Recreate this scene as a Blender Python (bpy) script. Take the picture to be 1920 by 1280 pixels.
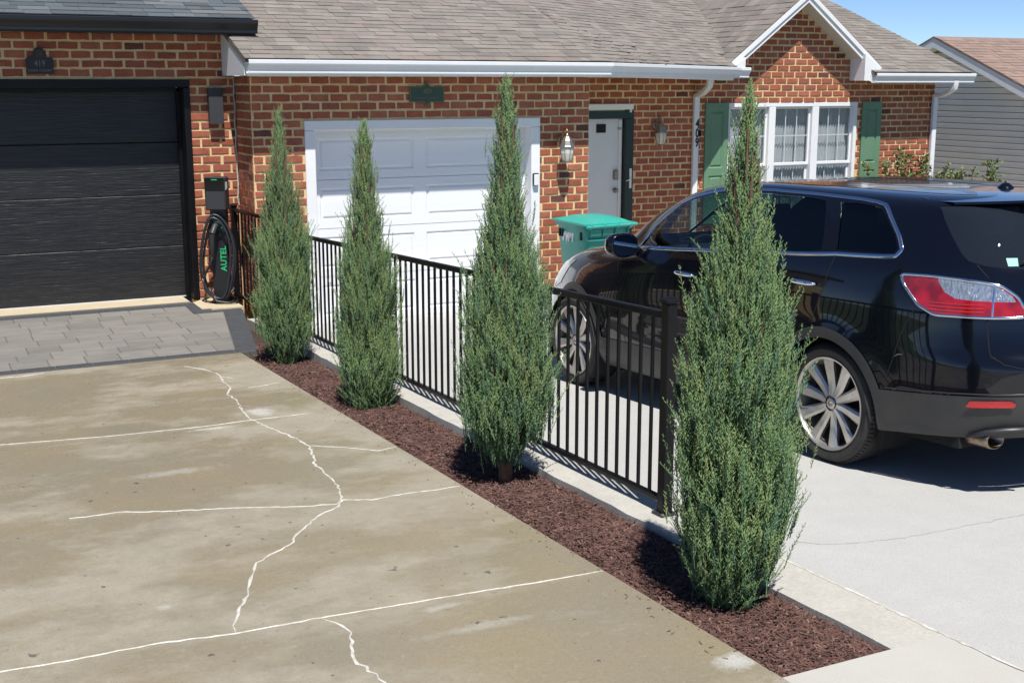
import bpy, math, random
import numpy as np
from mathutils import Vector, Matrix
from mathutils.geometry import delaunay_2d_cdt
for o in list(bpy.data.objects): bpy.data.objects.remove(o)
scn = bpy.context.scene
COL = scn.collection
RNG = np.random.default_rng(7); random.seed(7)

# ---------------------------------------------------------------- camera
cam_d = bpy.data.cameras.new('camera'); cam = bpy.data.objects.new('camera', cam_d); COL.objects.link(cam)
cam_d.sensor_width = 36; cam_d.lens = 2330/1920*36; cam_d.clip_start = .05; cam_d.clip_end = 3000
CAM = Vector((0, 0, 2.535))
TH, PS = math.radians(11.76), math.radians(26.5)
cam.location = CAM
cam.rotation_euler = (math.pi/2-TH, 0, -PS)
scn.camera = cam
# ---------------------------------------------------------------- sky, sun, exposure
SUN_POS = Vector((-.25, -1, 2.05)).normalized()
W = bpy.data.worlds.new('World'); scn.world = W; W.use_nodes = True
wn = W.node_tree.nodes; wl = W.node_tree.links
sky = wn.new('ShaderNodeTexSky'); sky.sky_type = 'NISHITA'; sky.sun_disc = False
sky.sun_elevation = math.asin(SUN_POS.z); sky.sun_rotation = math.atan2(SUN_POS.x, SUN_POS.y)
sky.air_density = .5; sky.dust_density = 0; sky.ozone_density = 6.0; sky.altitude = 100
bg = wn['Background']; bg.inputs[1].default_value = .098
wl.new(sky.outputs[0], bg.inputs[0])
sd = bpy.data.lights.new('sun', 'SUN'); sd.energy = 5.0; sd.angle = math.radians(.53); sd.color = (1, .96, .89)
so = bpy.data.objects.new('sun', sd); COL.objects.link(so)
so.rotation_euler = (-SUN_POS).to_track_quat('-Z', 'Y').to_euler(); so.location = (0, -5, 30)
vs = scn.view_settings; vs.view_transform = 'Standard'; vs.look = 'None'; vs.exposure = .42; vs.gamma = 1
vs.use_curve_mapping = False
scn.render.engine = 'CYCLES'
scn.render.resolution_x, scn.render.resolution_y = 1024, 682
scn.cycles.max_bounces = 10; scn.cycles.transparent_max_bounces = 24; scn.cycles.glossy_bounces = 5

# ---------------------------------------------------------------- helpers: materials
M = {}
def srgb(r, g, b): return tuple(((c/255)/12.92 if c/255 <= .04045 else ((c/255+.055)/1.055)**2.4) for c in (r, g, b))
def mat(name, col, rough=.6, metal=0, noise=None, bump=None, coat=0, spec=None, stretch=(1, 1, 1), trans=0, sheen=0, rvar=None):
    """noise = list of (scale, second colour, amount, detail); bump = (scale, strength)"""
    m = bpy.data.materials.new(name); m.use_nodes = True; nt = m.node_tree; N = nt.nodes; L = nt.links
    b = N['Principled BSDF']; b.inputs['Base Color'].default_value = (*col, 1); b.inputs['Roughness'].default_value = rough
    b.inputs['Metallic'].default_value = metal
    if coat: b.inputs['Coat Weight'].default_value = coat; b.inputs['Coat Roughness'].default_value = .03
    if spec is not None: b.inputs['Specular IOR Level'].default_value = spec
    mp = None
    def coord():
        nonlocal mp
        if mp is None:
            g = N.new('ShaderNodeNewGeometry'); mp = N.new('ShaderNodeVectorMath'); mp.operation = 'MULTIPLY'
            mp.inputs[1].default_value = stretch; L.new(g.outputs['Position'], mp.inputs[0])
        return mp.outputs[0]
    cur = None
    for (sc, c2, amt, det) in (noise or []):
        n = N.new('ShaderNodeTexNoise'); n.inputs['Scale'].default_value = sc; n.inputs['Detail'].default_value = det; n.inputs['Roughness'].default_value = .65
        L.new(coord(), n.inputs['Vector'])
        r = N.new('ShaderNodeMapRange'); r.inputs[1].default_value = .38; r.inputs[2].default_value = .66; r.inputs[4].default_value = amt
        L.new(n.outputs[0], r.inputs[0])
        mx = N.new('ShaderNodeMix'); mx.data_type = 'RGBA'
        L.new(r.outputs[0], mx.inputs[0])
        if cur is None: mx.inputs[6].default_value = (*col, 1)
        else: L.new(cur, mx.inputs[6])
        mx.inputs[7].default_value = (*c2, 1); cur = mx.outputs[2]
    if cur is not None: L.new(cur, b.inputs['Base Color'])
    if rvar:
        n = N.new('ShaderNodeTexNoise'); n.inputs['Scale'].default_value = rvar[0]; n.inputs['Detail'].default_value = 4; L.new(coord(), n.inputs['Vector'])
        r = N.new('ShaderNodeMapRange'); r.inputs[1].default_value = .4; r.inputs[2].default_value = .6; r.inputs[3].default_value = rvar[1]; r.inputs[4].default_value = rvar[2]
        L.new(n.outputs[0], r.inputs[0]); L.new(r.outputs[0], b.inputs['Roughness'])
    if bump:
        n = N.new('ShaderNodeTexNoise'); n.inputs['Scale'].default_value = bump[0]; n.inputs['Detail'].default_value = 6; L.new(coord(), n.inputs['Vector'])
        bp = N.new('ShaderNodeBump'); bp.inputs['Strength'].default_value = bump[1]; bp.inputs['Distance'].default_value = bump[2] if len(bump) > 2 else .004
        L.new(n.outputs[0], bp.inputs['Height']); L.new(bp.outputs[0], b.inputs['Normal'])
    M[name] = m; return m
def glass(name, tint, refl=1.0, rough=0.0, dust=None):
    m = bpy.data.materials.new(name); m.use_nodes = True; nt = m.node_tree; N = nt.nodes; L = nt.links
    N.remove(N['Principled BSDF']); out = N['Material Output']
    t = N.new('ShaderNodeBsdfTransparent'); t.inputs[0].default_value = (*tint, 1)
    g = N.new('ShaderNodeBsdfGlossy'); g.inputs['Roughness'].default_value = rough; g.inputs[0].default_value = (1, 1, 1, 1)
    lw = N.new('ShaderNodeLayerWeight'); lw.inputs[0].default_value = .5          # Schlick reflectance from the facing angle, same from both sides
    pw = N.new('ShaderNodeMath'); pw.operation = 'POWER'; pw.inputs[1].default_value = 5; L.new(lw.outputs['Facing'], pw.inputs[0])
    f = N.new('ShaderNodeMath'); f.operation = 'MULTIPLY_ADD'; f.inputs[1].default_value = .92*refl; f.inputs[2].default_value = .05*refl; L.new(pw.outputs[0], f.inputs[0])
    if dust:
        df = N.new('ShaderNodeBsdfDiffuse'); df.inputs[0].default_value = (*dust[0], 1); m2 = N.new('ShaderNodeMixShader'); m2.inputs[0].default_value = dust[1]
        L.new(t.outputs[0], m2.inputs[1]); L.new(df.outputs[0], m2.inputs[2]); t = m2
    mx = N.new('ShaderNodeMixShader'); L.new(f.outputs[0], mx.inputs[0]); L.new(t.outputs[0], mx.inputs[1]); L.new(g.outputs[0], mx.inputs[2])
    L.new(mx.outputs[0], out.inputs[0]); M[name] = m; return m

# ---------------------------------------------------------------- helpers: objects
def mesh_obj(name, verts, faces, mats, parent=None, midx=None, smooth=False, loc=None, link=True):
    me = bpy.data.meshes.new(name); me.from_pydata([tuple(v) for v in verts], [], [tuple(f) for f in faces]); me.update()
    for m in (mats if isinstance(mats, (list, tuple)) else [mats]): me.materials.append(M[m] if isinstance(m, str) else m)
    if midx is not None: me.polygons.foreach_set('material_index', np.asarray(midx, dtype=np.int32))
    if smooth: me.polygons.foreach_set('use_smooth', np.ones(len(me.polygons), dtype=bool))
    o = bpy.data.objects.new(name, me)
    if link: COL.objects.link(o)
    if parent: o.parent = parent
    if loc is not None: o.location = loc
    return o
def fast_mesh(name, V, F, mats, midx=None, smooth=False):
    """numpy verts (n,3) and triangles (m,3)"""
    me = bpy.data.meshes.new(name); V = np.asarray(V, np.float32); F = np.asarray(F, np.int32)
    me.vertices.add(len(V)); me.vertices.foreach_set('co', V.ravel())
    k = F.shape[1]
    me.loops.add(F.size); me.loops.foreach_set('vertex_index', F.ravel())
    me.polygons.add(len(F)); me.polygons.foreach_set('loop_start', np.arange(0, F.size, k, dtype=np.int32))
    if midx is not None: me.polygons.foreach_set('material_index', np.asarray(midx, np.int32))
    if smooth: me.polygons.foreach_set('use_smooth', np.ones(len(F), dtype=bool))
    for m in mats: me.materials.append(M[m])
    me.update(calc_edges=True); me.validate(); return me
def empty(name, loc, rz=0, parent=None):
    o = bpy.data.objects.new(name, None); o.empty_display_size = .2; COL.objects.link(o); o.location = loc; o.rotation_euler = (0, 0, rz)
    if parent: o.parent = parent
    return o
def tag(o, label=None, cat=None, group=None, kind=None):
    if label: o['label'] = label
    if cat: o['category'] = cat
    if group: o['group'] = group
    if kind: o['kind'] = kind
    return o
class MB:
    def __init__(s, org=(0, 0, 0)): s.v = []; s.f = []; s.o = Vector(org)
    def add(s, vs, fs):
        n = len(s.v); s.v += [Vector(v)-s.o for v in vs]; s.f += [tuple(i+n for i in f) for f in fs]; return s
    def box(s, x0, x1, y0, y1, z0, z1):
        return s.add([(x, y, z) for z in (z0, z1) for y in (y0, y1) for x in (x0, x1)],
                     [(0, 2, 3, 1), (4, 5, 7, 6), (0, 1, 5, 4), (2, 6, 7, 3), (0, 4, 6, 2), (1, 3, 7, 5)])
    def bbox(s, x0, x1, y0, y1, z0, z1, b=.006):
        """box with chamfered edges"""
        vs = []; 
        for sx in (0, 1):
            for sy in (0, 1):
                for sz in (0, 1):
                    X = (x0, x1)[sx]; Y = (y0, y1)[sy]; Z = (z0, z1)[sz]; dx = b*(1-2*sx); dy = b*(1-2*sy); dz = b*(1-2*sz)
                    vs += [(X, Y+dy, Z+dz), (X+dx, Y, Z+dz), (X+dx, Y+dy, Z)]
        id = lambda sx, sy, sz, k: (sx*4+sy*2+sz)*3+k
        fs = []
        for a in (0, 1):
            fs += [(id(a, 0, 0, 0), id(a, 0, 1, 0), id(a, 1, 1, 0), id(a, 1, 0, 0)), (id(0, a, 0, 1), id(1, a, 0, 1), id(1, a, 1, 1), id(0, a, 1, 1)), (id(0, 0, a, 2), id(0, 1, a, 2), id(1, 1, a, 2), id(1, 0, a, 2))]
            for c in (0, 1):
                fs += [(id(a, c, 0, 0), id(a, c, 1, 0), id(a, c, 1, 1), id(a, c, 0, 1)), (id(a, 0, c, 0), id(a, 1, c, 0), id(a, 1, c, 2), id(a, 0, c, 2)), (id(0, a, c, 1), id(1, a, c, 1), id(1, a, c, 2), id(0, a, c, 2))]
                for e in (0, 1): fs.append((id(a, c, e, 0), id(a, c, e, 1), id(a, c, e, 2)))
        return s.add(vs, fs)
    def tube(s, pts, r, n=8, cap=True):
        pts = [Vector(p) for p in pts]; rs = r if isinstance(r, (list, tuple)) else [r]*len(pts); base = len(s.v); up = None
        for i, p in enumerate(pts):
            t = (pts[min(i+1, len(pts)-1)]-pts[max(i-1, 0)]).normalized()
            if up is None: up = Vector((0, 0, 1)) if abs(t.z) < .9 else Vector((1, 0, 0))
            a = (up-t*up.dot(t)).normalized(); up = a; b = t.cross(a)
            for k in range(n):
                q = 2*math.pi*k/n; s.v.append(p+(a*math.cos(q)+b*math.sin(q))*rs[i]-s.o)
        for i in range(len(pts)-1):
            for k in range(n):
                s.f.append((base+i*n+k, base+i*n+(k+1) % n, base+(i+1)*n+(k+1) % n, base+(i+1)*n+k))
        if cap: s.f.append(tuple(base+k for k in reversed(range(n)))); s.f.append(tuple(base+(len(pts)-1)*n+k for k in range(n)))
        return s
    def lathe(s, prof, c, n=24, ax='z', a0=0, a1=2*math.pi):
        c = Vector(c); base = len(s.v); full = abs(a1-a0-2*math.pi) < 1e-6; m = n if full else n+1
        for (r, h) in prof:
            for k in range(m):
                q = a0+(a1-a0)*k/n; x, y = r*math.cos(q), r*math.sin(q)
                d = {'z': (x, y, h), 'y': (x, h, y), 'x': (h, x, y)}[ax]
                s.v.append(c+Vector(d)-s.o)
        for i in range(len(prof)-1):
            for k in range(n):
                k2 = (k+1) % m
                s.f.append((base+i*m+k, base+i*m+k2, base+(i+1)*m+k2, base+(i+1)*m+k))
        return s
    def prism(s, poly, y0, y1, ax='y'):
        """polygon in the two other axes, extruded along ax"""
        n = len(poly); base = len(s.v)
        for h in (y0, y1):
            for (a, b) in poly: s.v.append(Vector({'y': (a, h, b), 'x': (h, a, b), 'z': (a, b, h)}[ax])-s.o)
        s.f.append(tuple(base+i for i in range(n))); s.f.append(tuple(base+n+i for i in reversed(range(n))))
        for i in range(n): j = (i+1) % n; s.f.append((base+i, base+n+i, base+n+j, base+j))
        return s
    def build(s, name, m, parent=None, smooth=False, bevel=0, auto=None):
        o = mesh_obj(name, s.v, s.f, m, parent, smooth=smooth)
        import bmesh
        bm = bmesh.new(); bm.from_mesh(o.data); bmesh.ops.recalc_face_normals(bm, faces=bm.faces); bm.to_mesh(o.data); bm.free()
        if bevel:
            md = o.modifiers.new('b', 'BEVEL'); md.width = bevel; md.segments = 2; md.limit_method = 'ANGLE'
        if auto:
            for p in o.data.polygons: p.use_smooth = True
            o.data.set_sharp_from_angle(angle=math.radians(auto))
        return o
def text_mesh(name, s, size, m, parent, mtx, depth=.002, spacing=1.0, bold=0.0, xs=1.0):
    cu = bpy.data.curves.new(name, 'FONT'); cu.body = s; cu.size = size; cu.extrude = depth; cu.align_x = 'CENTER'; cu.align_y = 'CENTER'; cu.space_character = spacing; cu.offset = bold
    cu.resolution_u = 3
    t = bpy.data.objects.new('tmp', cu); COL.objects.link(t); bpy.context.view_layer.update()
    me = bpy.data.meshes.new_from_object(t.evaluated_get(bpy.context.evaluated_depsgraph_get())); bpy.data.objects.remove(t)
    me.name = name
    me.materials.clear(); me.materials.append(M[m]); o = bpy.data.objects.new(name, me); COL.objects.link(o)
    if parent: o.parent = parent
    o.matrix_local = mtx @ Matrix.Diagonal((xs, 1, 1, 1)); return o
FACE_MY = Matrix.Rotation(math.pi/2, 4, 'X')      # text lying in XZ, facing -Y
def T(x, y, z): return Matrix.Translation((x, y, z))

# ---------------------------------------------------------------- materials
mat('mortar', (.70, .51, .255), .95, noise=[(14, (.54, .38, .18), .8, 5), (2.2, (.76, .60, .35), .6, 3)], bump=(60, .7, .006))
BR = []
for i, c in enumerate([(.315, .092, .050), (.340, .101, .056), (.275, .076, .043), (.325, .112, .066), (.35, .118, .069), (.13, .045, .035), (.285, .089, .059)]):
    mat('brick%d' % i, c, .9, noise=[(30, tuple(x*.62 for x in c), .75, 5), (7, tuple(min(1, x*1.3) for x in c), .6, 3)], bump=(90, .6, .004)); BR.append('brick%d' % i)
SH = []
for i, c in enumerate([(.225, .200, .178), (.20, .179, .160), (.245, .219, .196), (.232, .192, .172), (.18, .162, .147)]):
    mat('shingle%d' % i, c, .95, noise=[(220, tuple(x*.5 for x in c), .8, 3), (3, tuple(x*1.2 for x in c), .5, 3)], bump=(260, .8, .004)); SH.append('shingle%d' % i)
SD = []
for i, c in enumerate([(.10, .118, .135), (.075, .09, .105), (.13, .145, .16), (.155, .165, .172)]):
    mat('slate_shingle%d' % i, c, .9, noise=[(220, tuple(x*.5 for x in c), .8, 3)], bump=(260, .8, .004)); SD.append('slate_shingle%d' % i)
SP = []
for i, c in enumerate([(.27, .19, .16), (.24, .175, .15), (.30, .21, .175)]):
    mat('pink_shingle%d' % i, c, .95, noise=[(200, tuple(x*.6 for x in c), .7, 3)], bump=(260, .6, .004)); SP.append('pink_shingle%d' % i)
mat('white_paint', (.78, .79, .80), .45, noise=[(3, (.70, .71, .72), .5, 4), (40, (.74, .75, .76), .4, 3)])
mat('white_metal', (.74, .76, .78), .32, noise=[(2.5, (.66, .68, .70), .6, 5)])
mat('soffit_vinyl', (.62, .60, .52), .5)
mat('garage_white', (.78, .80, .83), .45, noise=[(1.2, (.70, .72, .745), .6, 5), (9, (.72, .72, .71), .35, 6)], bump=(9, .05, .004), stretch=(.3, 1, 6))
mat('black_metal', (.006, .006, .0075), .36, spec=.22, noise=[(5, (.010, .010, .011), .6, 4)])
mat('black_door', (.008, .009, .012), .45, noise=[(3.2, (.024, .024, .026), .8, 9)], bump=(3.2, .85, .009), stretch=(1.3, 1, 22))
mat('black_gutter', (.010, .011, .014), .35)
mat('dark_green', (.012, .030, .028), .45)
mat('shutter_green', (.115, .225, .135), .55, noise=[(5, (.14, .25, .155), .7, 5)], bump=(40, .15, .002))
mat('door_white', (.66, .70, .73), .4, noise=[(2, (.58, .62, .65), .6, 4)])
mat('dark_hole', (.006, .006, .006), .8)
mat('brass', (.36, .25, .13), .35, metal=1, noise=[(30, (.2, .13, .07), .7, 4)])
mat('pewter', (.30, .28, .25), .45, metal=.8)
mat('steel', (.45, .44, .42), .35, metal=1)
mat('frosted', (.62, .60, .52), .25, noise=[(30, (.5, .48, .42), .5, 3)])
mat('sign_green', (.018, .055, .035), .5, noise=[(20, (.03, .075, .05), .7, 4)])
mat('sign_gold', (.15, .15, .09), .5)
mat('sign_black', (.010, .011, .014), .45)
mat('sign_bronze', (.035, .026, .016), .5)
mat('sign_text', (.20, .17, .13), .5)
mat('plastic_black', (.014, .014, .015), .42)
mat('plastic_grey', (.033, .034, .038), .5)
mat('screen_black', (.004, .004, .005), .08)
mat('cable', (.022, .025, .032), .38)
mat('logo_green', (.02, .42, .16), .5)
mat('bin_green', (.012, .235, .19), .45, noise=[(6, (.03, .27, .225), .5, 4)], bump=(200, .15, .001))
mat('bin_lid', (.015, .32, .265), .42, noise=[(5, (.07, .34, .29), .7, 4)])
mat('white_decal', (.75, .77, .78), .5)
mat('siding', (.84, .82, .77), .6, noise=[(2, (.75, .74, .68), .6, 3)])
mat('curtain', (.50, .51, .52), .9, noise=[(4, (.40, .415, .43), .7, 3)])
mat('room', (.10, .10, .10), .9)
glass('window_glass', (.93, .95, .96), 1.0)
glass('car_glass', (.40, .50, .49), 1.0)
glass('car_glass_rear', (.13, .19, .19), 1.0)
glass('car_glass_back', (.05, .06, .07), .25, .0, dust=((.045, .06, .09), .28))
glass('car_glass_dark', (.018, .024, .03), 1.0)
glass('lens_clear', (.92, .95, .98), 1.0)
mat('kerb_conc', (.46, .445, .41), .9, noise=[(9, (.37, .355, .32), .6, 6), (60, (.31, .295, .265), .5, 4)], bump=(120, .5, .004))
mat('caulk', (.58, .57, .535), .7, noise=[(22, (.36, .33, .265), .85, 6)])
mat('beige_conc', (.47, .40, .28), .9, noise=[(6, (.38, .32, .22), .6, 5)], bump=(120, .4, .003))
for i, c in enumerate([(.182, .172, .156), (.167, .159, .145), (.197, .186, .168)]):
    mat('paver%d' % i, c, .85, noise=[(7, tuple(x*.72 for x in c), .8, 6), (2, tuple(x*1.15 for x in c), .5, 3)], bump=(30, .5, .008), stretch=(.5, 1.6, 1))
mat('paver_dark', (.040, .043, .05), .85, noise=[(20, (.06, .063, .07), .7, 5)], bump=(90, .5, .004))
mat('joint_sand', (.10, .098, .09), .95)
mat('soil', (.05, .026, .02), .95, noise=[(30, (.03, .017, .014), .8, 4)], bump=(60, 1, .01))
for i, c in enumerate([(.096, .045, .036), (.065, .031, .026), (.128, .066, .053), (.18, .115, .094), (.042, .022, .018)]):
    mat('mulch%d' % i, c, .9)
mat('dry_leaf', (.42, .20, .10), .7)
mat('bark', (.18, .10, .06), .95, noise=[(40, (.09, .055, .04), .8, 5)], bump=(80, 1, .006), stretch=(1, 1, .3))
for i, c in enumerate([(.100, .182, .070), (.080, .160, .082), (.138, .222, .080), (.175, .232, .085), (.072, .148, .082), (.17, .10, .06)]):
    mat('juniper%d' % i, c, .62, noise=[(60, tuple(x*.7 for x in c), .7, 2)])
for i, c in enumerate([(.09, .14, .04), (.13, .17, .055), (.20, .13, .06)]): mat('leaf%d' % i, c, .5)
mat('grass', (.05, .085, .03), .9, noise=[(8, (.085, .12, .04), .8, 6)], bump=(50, 1, .02))
mat('asphalt', (.045, .045, .047), .9, noise=[(60, (.07, .07, .072), .7, 4)])
# car
mat('car_paint', (.0025, .003, .0065), .2, coat=1.0, spec=.15)
mat('cladding', (.020, .022, .026), .42, noise=[(9, (.03, .03, .03), .5, 5)])
mat('dirty_cladding', (.030, .032, .036), .45, noise=[(5, (.058, .052, .045), .55, 6)])
mat('chrome', (.72, .76, .82), .10, metal=1)
mat('tyre', (.020, .020, .020), .75, noise=[(7, (.05, .046, .042), .7, 6)], bump=(40, .3, .004))
mat('rim', (.62, .60, .565), .32, metal=.85, noise=[(8, (.40, .37, .33), .5, 4)])
mat('rim_barrel', (.20, .19, .175), .55, metal=.5)
mat('rim_dark', (.02, .019, .018), .6)
mat('well', (.004, .004, .004), .9)
mat('tail_red', (.42, .006, .012), .18, coat=1, noise=[(9, (.12, .002, .004), .8, 2)])
mat('tail_white', (.66, .69, .73), .16, metal=.75, noise=[(34, (.30, .32, .35), .75, 1)], coat=1, stretch=(3, 3, .6), bump=(40, .8, .01))
mat('mirror_glass', (.35, .42, .46), .03, metal=1)
mat('seat_dark', (.02, .02, .021), .8)
mat('exhaust', (.34, .29, .24), .35, metal=1, noise=[(30, (.22, .10, .05), .8, 5)])
mat('reflector', (.50, .015, .02), .2, coat=.6)
mat('sticker', (.18, .42, .36), .5)
mat('headlamp', (.34, .33, .30), .2, coat=1, noise=[(14, (.20, .20, .19), .8, 2)])
# ================================================================ GROUND
def zr(y): return .0525*(12.48-y)                 # right driveway
def zl(y): return .497-.0394*(y-3.209)            # left driveway slab
def zk(y): return .488-.0357*(y-3.19)             # kerb top
def driveway_mat():
    m = bpy.data.materials.new('washed_concrete'); m.use_nodes = True; nt = m.node_tree; N = nt.nodes; L = nt.links
    b = N['Principled BSDF']; g = N.new('ShaderNodeNewGeometry'); P = g.outputs['Position']
    def noise(sc, det=5, rough=.6, st=None):
        n = N.new('ShaderNodeTexNoise'); n.inputs['Scale'].default_value = sc; n.inputs['Detail'].default_value = det; n.inputs['Roughness'].default_value = rough
        if st:
            v = N.new('ShaderNodeVectorMath'); v.operation = 'MULTIPLY'; v.inputs[1].default_value = st; L.new(P, v.inputs[0]); L.new(v.outputs[0], n.inputs['Vector'])
        else: L.new(P, n.inputs['Vector'])
        return n.outputs[0]
    def rng(s, a, bb, c, d):
        r = N.new('ShaderNodeMapRange'); r.inputs[1].default_value = a; r.inputs[2].default_value = bb; r.inputs[3].default_value = c; r.inputs[4].default_value = d; L.new(s, r.inputs[0]); return r.outputs[0]
    def mix(f, a, bb):
        x = N.new('ShaderNodeMix'); x.data_type = 'RGBA'
        L.new(f, x.inputs[0])
        for s, k in ((a, 6), (bb, 7)):
            if isinstance(s, tuple): x.inputs[k].default_value = (*s, 1)
            else: L.new(s, x.inputs[k])
        return x.outputs[2]
    def math_(op, a, bb):
        x = N.new('ShaderNodeMath'); x.operation = op
        for s, k in ((a, 0), (bb, 1)):
            if isinstance(s, (int, float)): x.inputs[k].default_value = s
            else: L.new(s, x.inputs[k])
        return x.outputs[0]
    wet = rng(noise(.55, 8, .68, (1, 1.5, 1)), .43, .53, 0, 1)
    dry = mix(rng(noise(5, 8, .7), .35, .68, 0, 1), (.322, .287, .226), (.262, .235, .183))
    wetc = mix(rng(noise(1.3, 6, .6), .35, .65, 0, 1), (.238, .209, .152), (.270, .224, .146))
    col = mix(wet, dry, wetc)
    col = mix(rng(noise(2.1, 7, .7, (.7, 1.6, 1)), .57, .76, 0, .38), col, (.36, .35, .33))       # lime haze
    col = mix(rng(noise(.9, 8, .75, (1.3, .45, 1)), .55, .75, 0, .5), col, (.19, .18, .155))
    for (cx, cy, rx, ry, s) in ((2.16, 8.25, .10, .14, .9), (1.76, 7.93, .17, .035, .9), (2.58, 3.36, .10, .07, 1.), (2.55, 2.98, .34, .17, .9), (1.85, 4.35, .10, .03, .5), (.85, 4.9, .05, .03, .5), (1.3, 6.97, .3, .06, .5), (1.9, 4.1, .25, .04, .4)):   # dried splashes of filler
        v = N.new('ShaderNodeVectorMath'); v.operation = 'SUBTRACT'; v.inputs[1].default_value = (cx, cy, 0); L.new(P, v.inputs[0])
        v2 = N.new('ShaderNodeVectorMath'); v2.operation = 'MULTIPLY'; v2.inputs[1].default_value = (1/rx, 1/ry, 0); L.new(v.outputs[0], v2.inputs[0])
        ln = N.new('ShaderNodeVectorMath'); ln.operation = 'LENGTH'; L.new(v2.outputs[0], ln.inputs[0])
        d = math_('ADD', ln.outputs['Value'], math_('MULTIPLY', math_('SUBTRACT', noise(14, 5, .7), .5), 2.2))
        col = mix(rng(d, .35, 1.15, s*.8, 0), col, (.50, .50, .48))
    # old wash pattern: fine mottling over a patch near the bed
    sp = rng(noise(150, 3, .7), .30, .34, 1, 0); sp2 = rng(noise(28, 2, .6), .56, .62, 0, 1)
    col = mix(math_('MULTIPLY', rng(noise(240, 3, .6), .58, .66, 0, 1), .60), col, (.11, .095, .07))   # aggregate specks
    col = mix(math_('MULTIPLY', rng(noise(190, 3, .6), .62, .70, 0, 1), .5), col, (.40, .38, .33))
    col = mix(math_('MULTIPLY', sp, .0), col, (.1, .09, .07))
    col = mix(math_('MULTIPLY', rng(noise(55, 5, .75), .52, .66, 0, 1), .30), col, (.15, .135, .105))     # grit
    col = mix(math_('MULTIPLY', rng(noise(33, 6, .8), .55, .70, 0, 1), .28), col, (.43, .41, .36))
    col = mix(math_('MULTIPLY', rng(noise(17, 3, .5), .70, .735, 0, 1), .75), col, (.07, .06, .05))   # oil spots
    L.new(col, b.inputs['Base Color'])
    L.new(rng(wet, 0, 1, .62, .27), b.inputs['Roughness'])
    bp = N.new('ShaderNodeBump'); bp.inputs['Strength'].default_value = .35; bp.inputs['Distance'].default_value = .003
    L.new(noise(220, 5, .7), bp.inputs['Height']); L.new(bp.outputs[0], b.inputs['Normal'])
    M['washed_concrete'] = m
driveway_mat()
mat('pale_concrete', (.43, .43, .425), .9, noise=[(.35, (.36, .36, .35), .7, 8), (1.1, (.445, .445, .435), .8, 6), (4.5, (.35, .35, .34), .5, 7), (150, (.29, .285, .275), .75, 3), (260, (.50, .495, .485), .5, 2)], bump=(190, .6, .004))
mat('pale_apron', (.455, .445, .415), .9, noise=[(1.6, (.41, .395, .36), .8, 6), (200, (.36, .35, .325), .5, 3)], bump=(190, .4, .003))

mat('stain_grey', (.24, .235, .225), .95, noise=[(30, (.33, .325, .31), .9, 4)])
# terrain: one sheet to the horizon
ys = [-900, -60, -14, -9, 0, 6, 12.5, 17, 60, 900]
zs = [-.5, .55, .75, 1.0, zr(0)-.08, zr(6)-.08, -.1, -.1, -.3, -1]
vv = [(x, y, z) for y, z in zip(ys, zs) for x in (-900, 900)]
tag(mesh_obj('ground', vv, [(2*i, 2*i+1, 2*i+3, 2*i+2) for i in range(len(ys)-1)], 'grass'), kind='structure')
vv = [(x, y, z) for (y, z) in ((-14, .79), (-9, 1.04)) for x in (-200, 200)]
tag(mesh_obj('road', vv, [(0, 1, 3, 2)], 'asphalt'), kind='structure')
def slab(name, x0, x1, y0, y1, zf, m, th=.22, ny=12, nx=1):
    V = []; F = []
    for j in range(ny+1):
        y = y0+(y1-y0)*j/ny
        for i in range(nx+1): V.append((x0+(x1-x0)*i/nx, y, zf(y)))
    k = nx+1
    for j in range(ny):
        for i in range(nx): F.append((j*k+i, j*k+i+1, (j+1)*k+i+1, (j+1)*k+i))
    top = len(V)
    ring = [i for i in range(k)]+[j*k+nx for j in range(1, ny+1)]+[ny*k+i for i in range(nx-1, -1, -1)]+[j*k for j in range(ny-1, 0, -1)]
    for r in ring: V.append((V[r][0], V[r][1], V[r][2]-th))
    n = len(ring)
    for i in range(n): F.append((ring[i], ring[(i+1) % n], top+(i+1) % n, top+i)[::-1])
    o = mesh_obj(name, V, F, m); tag(o, kind='structure'); return o
slab('left_driveway', -7, 2.64, -9, 10.655, zl, 'washed_concrete')
slab('right_driveway', 3.4203, 10.6, -9, 12.69, zr, 'pale_concrete')
slab('driveway_apron', 2.645, 3.42, -9, 3.19, lambda y: max(zk(y), zr(y)-.002), 'pale_apron', ny=40)
kerb = slab('kerb', 3.165, 3.42, 3.192, 12.47, zk, 'kerb_conc', th=.4, ny=60)
for v in kerb.data.vertices:                       # hand-floated edge
    if v.co.z > zk(v.co.y)-.1 and v.co.x < 3.2: v.co.x += random.uniform(-.006, .010); v.co.z += random.uniform(-.006, .002)
slab('porch_slab', 7.205, 10.0, 12.70, 14.19, lambda y: .05, 'beige_conc', th=.3)
slab('garden_bed', 10.62, 14.58, 9, 14.18, lambda y: .03, 'soil', th=.2)

slab('bounce_slab', 14.6, 16.95, 8, 22, lambda y: .01, 'pale_apron', th=.2)  # added pale slab, there to bounce sunlight up onto the shaded siding
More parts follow.
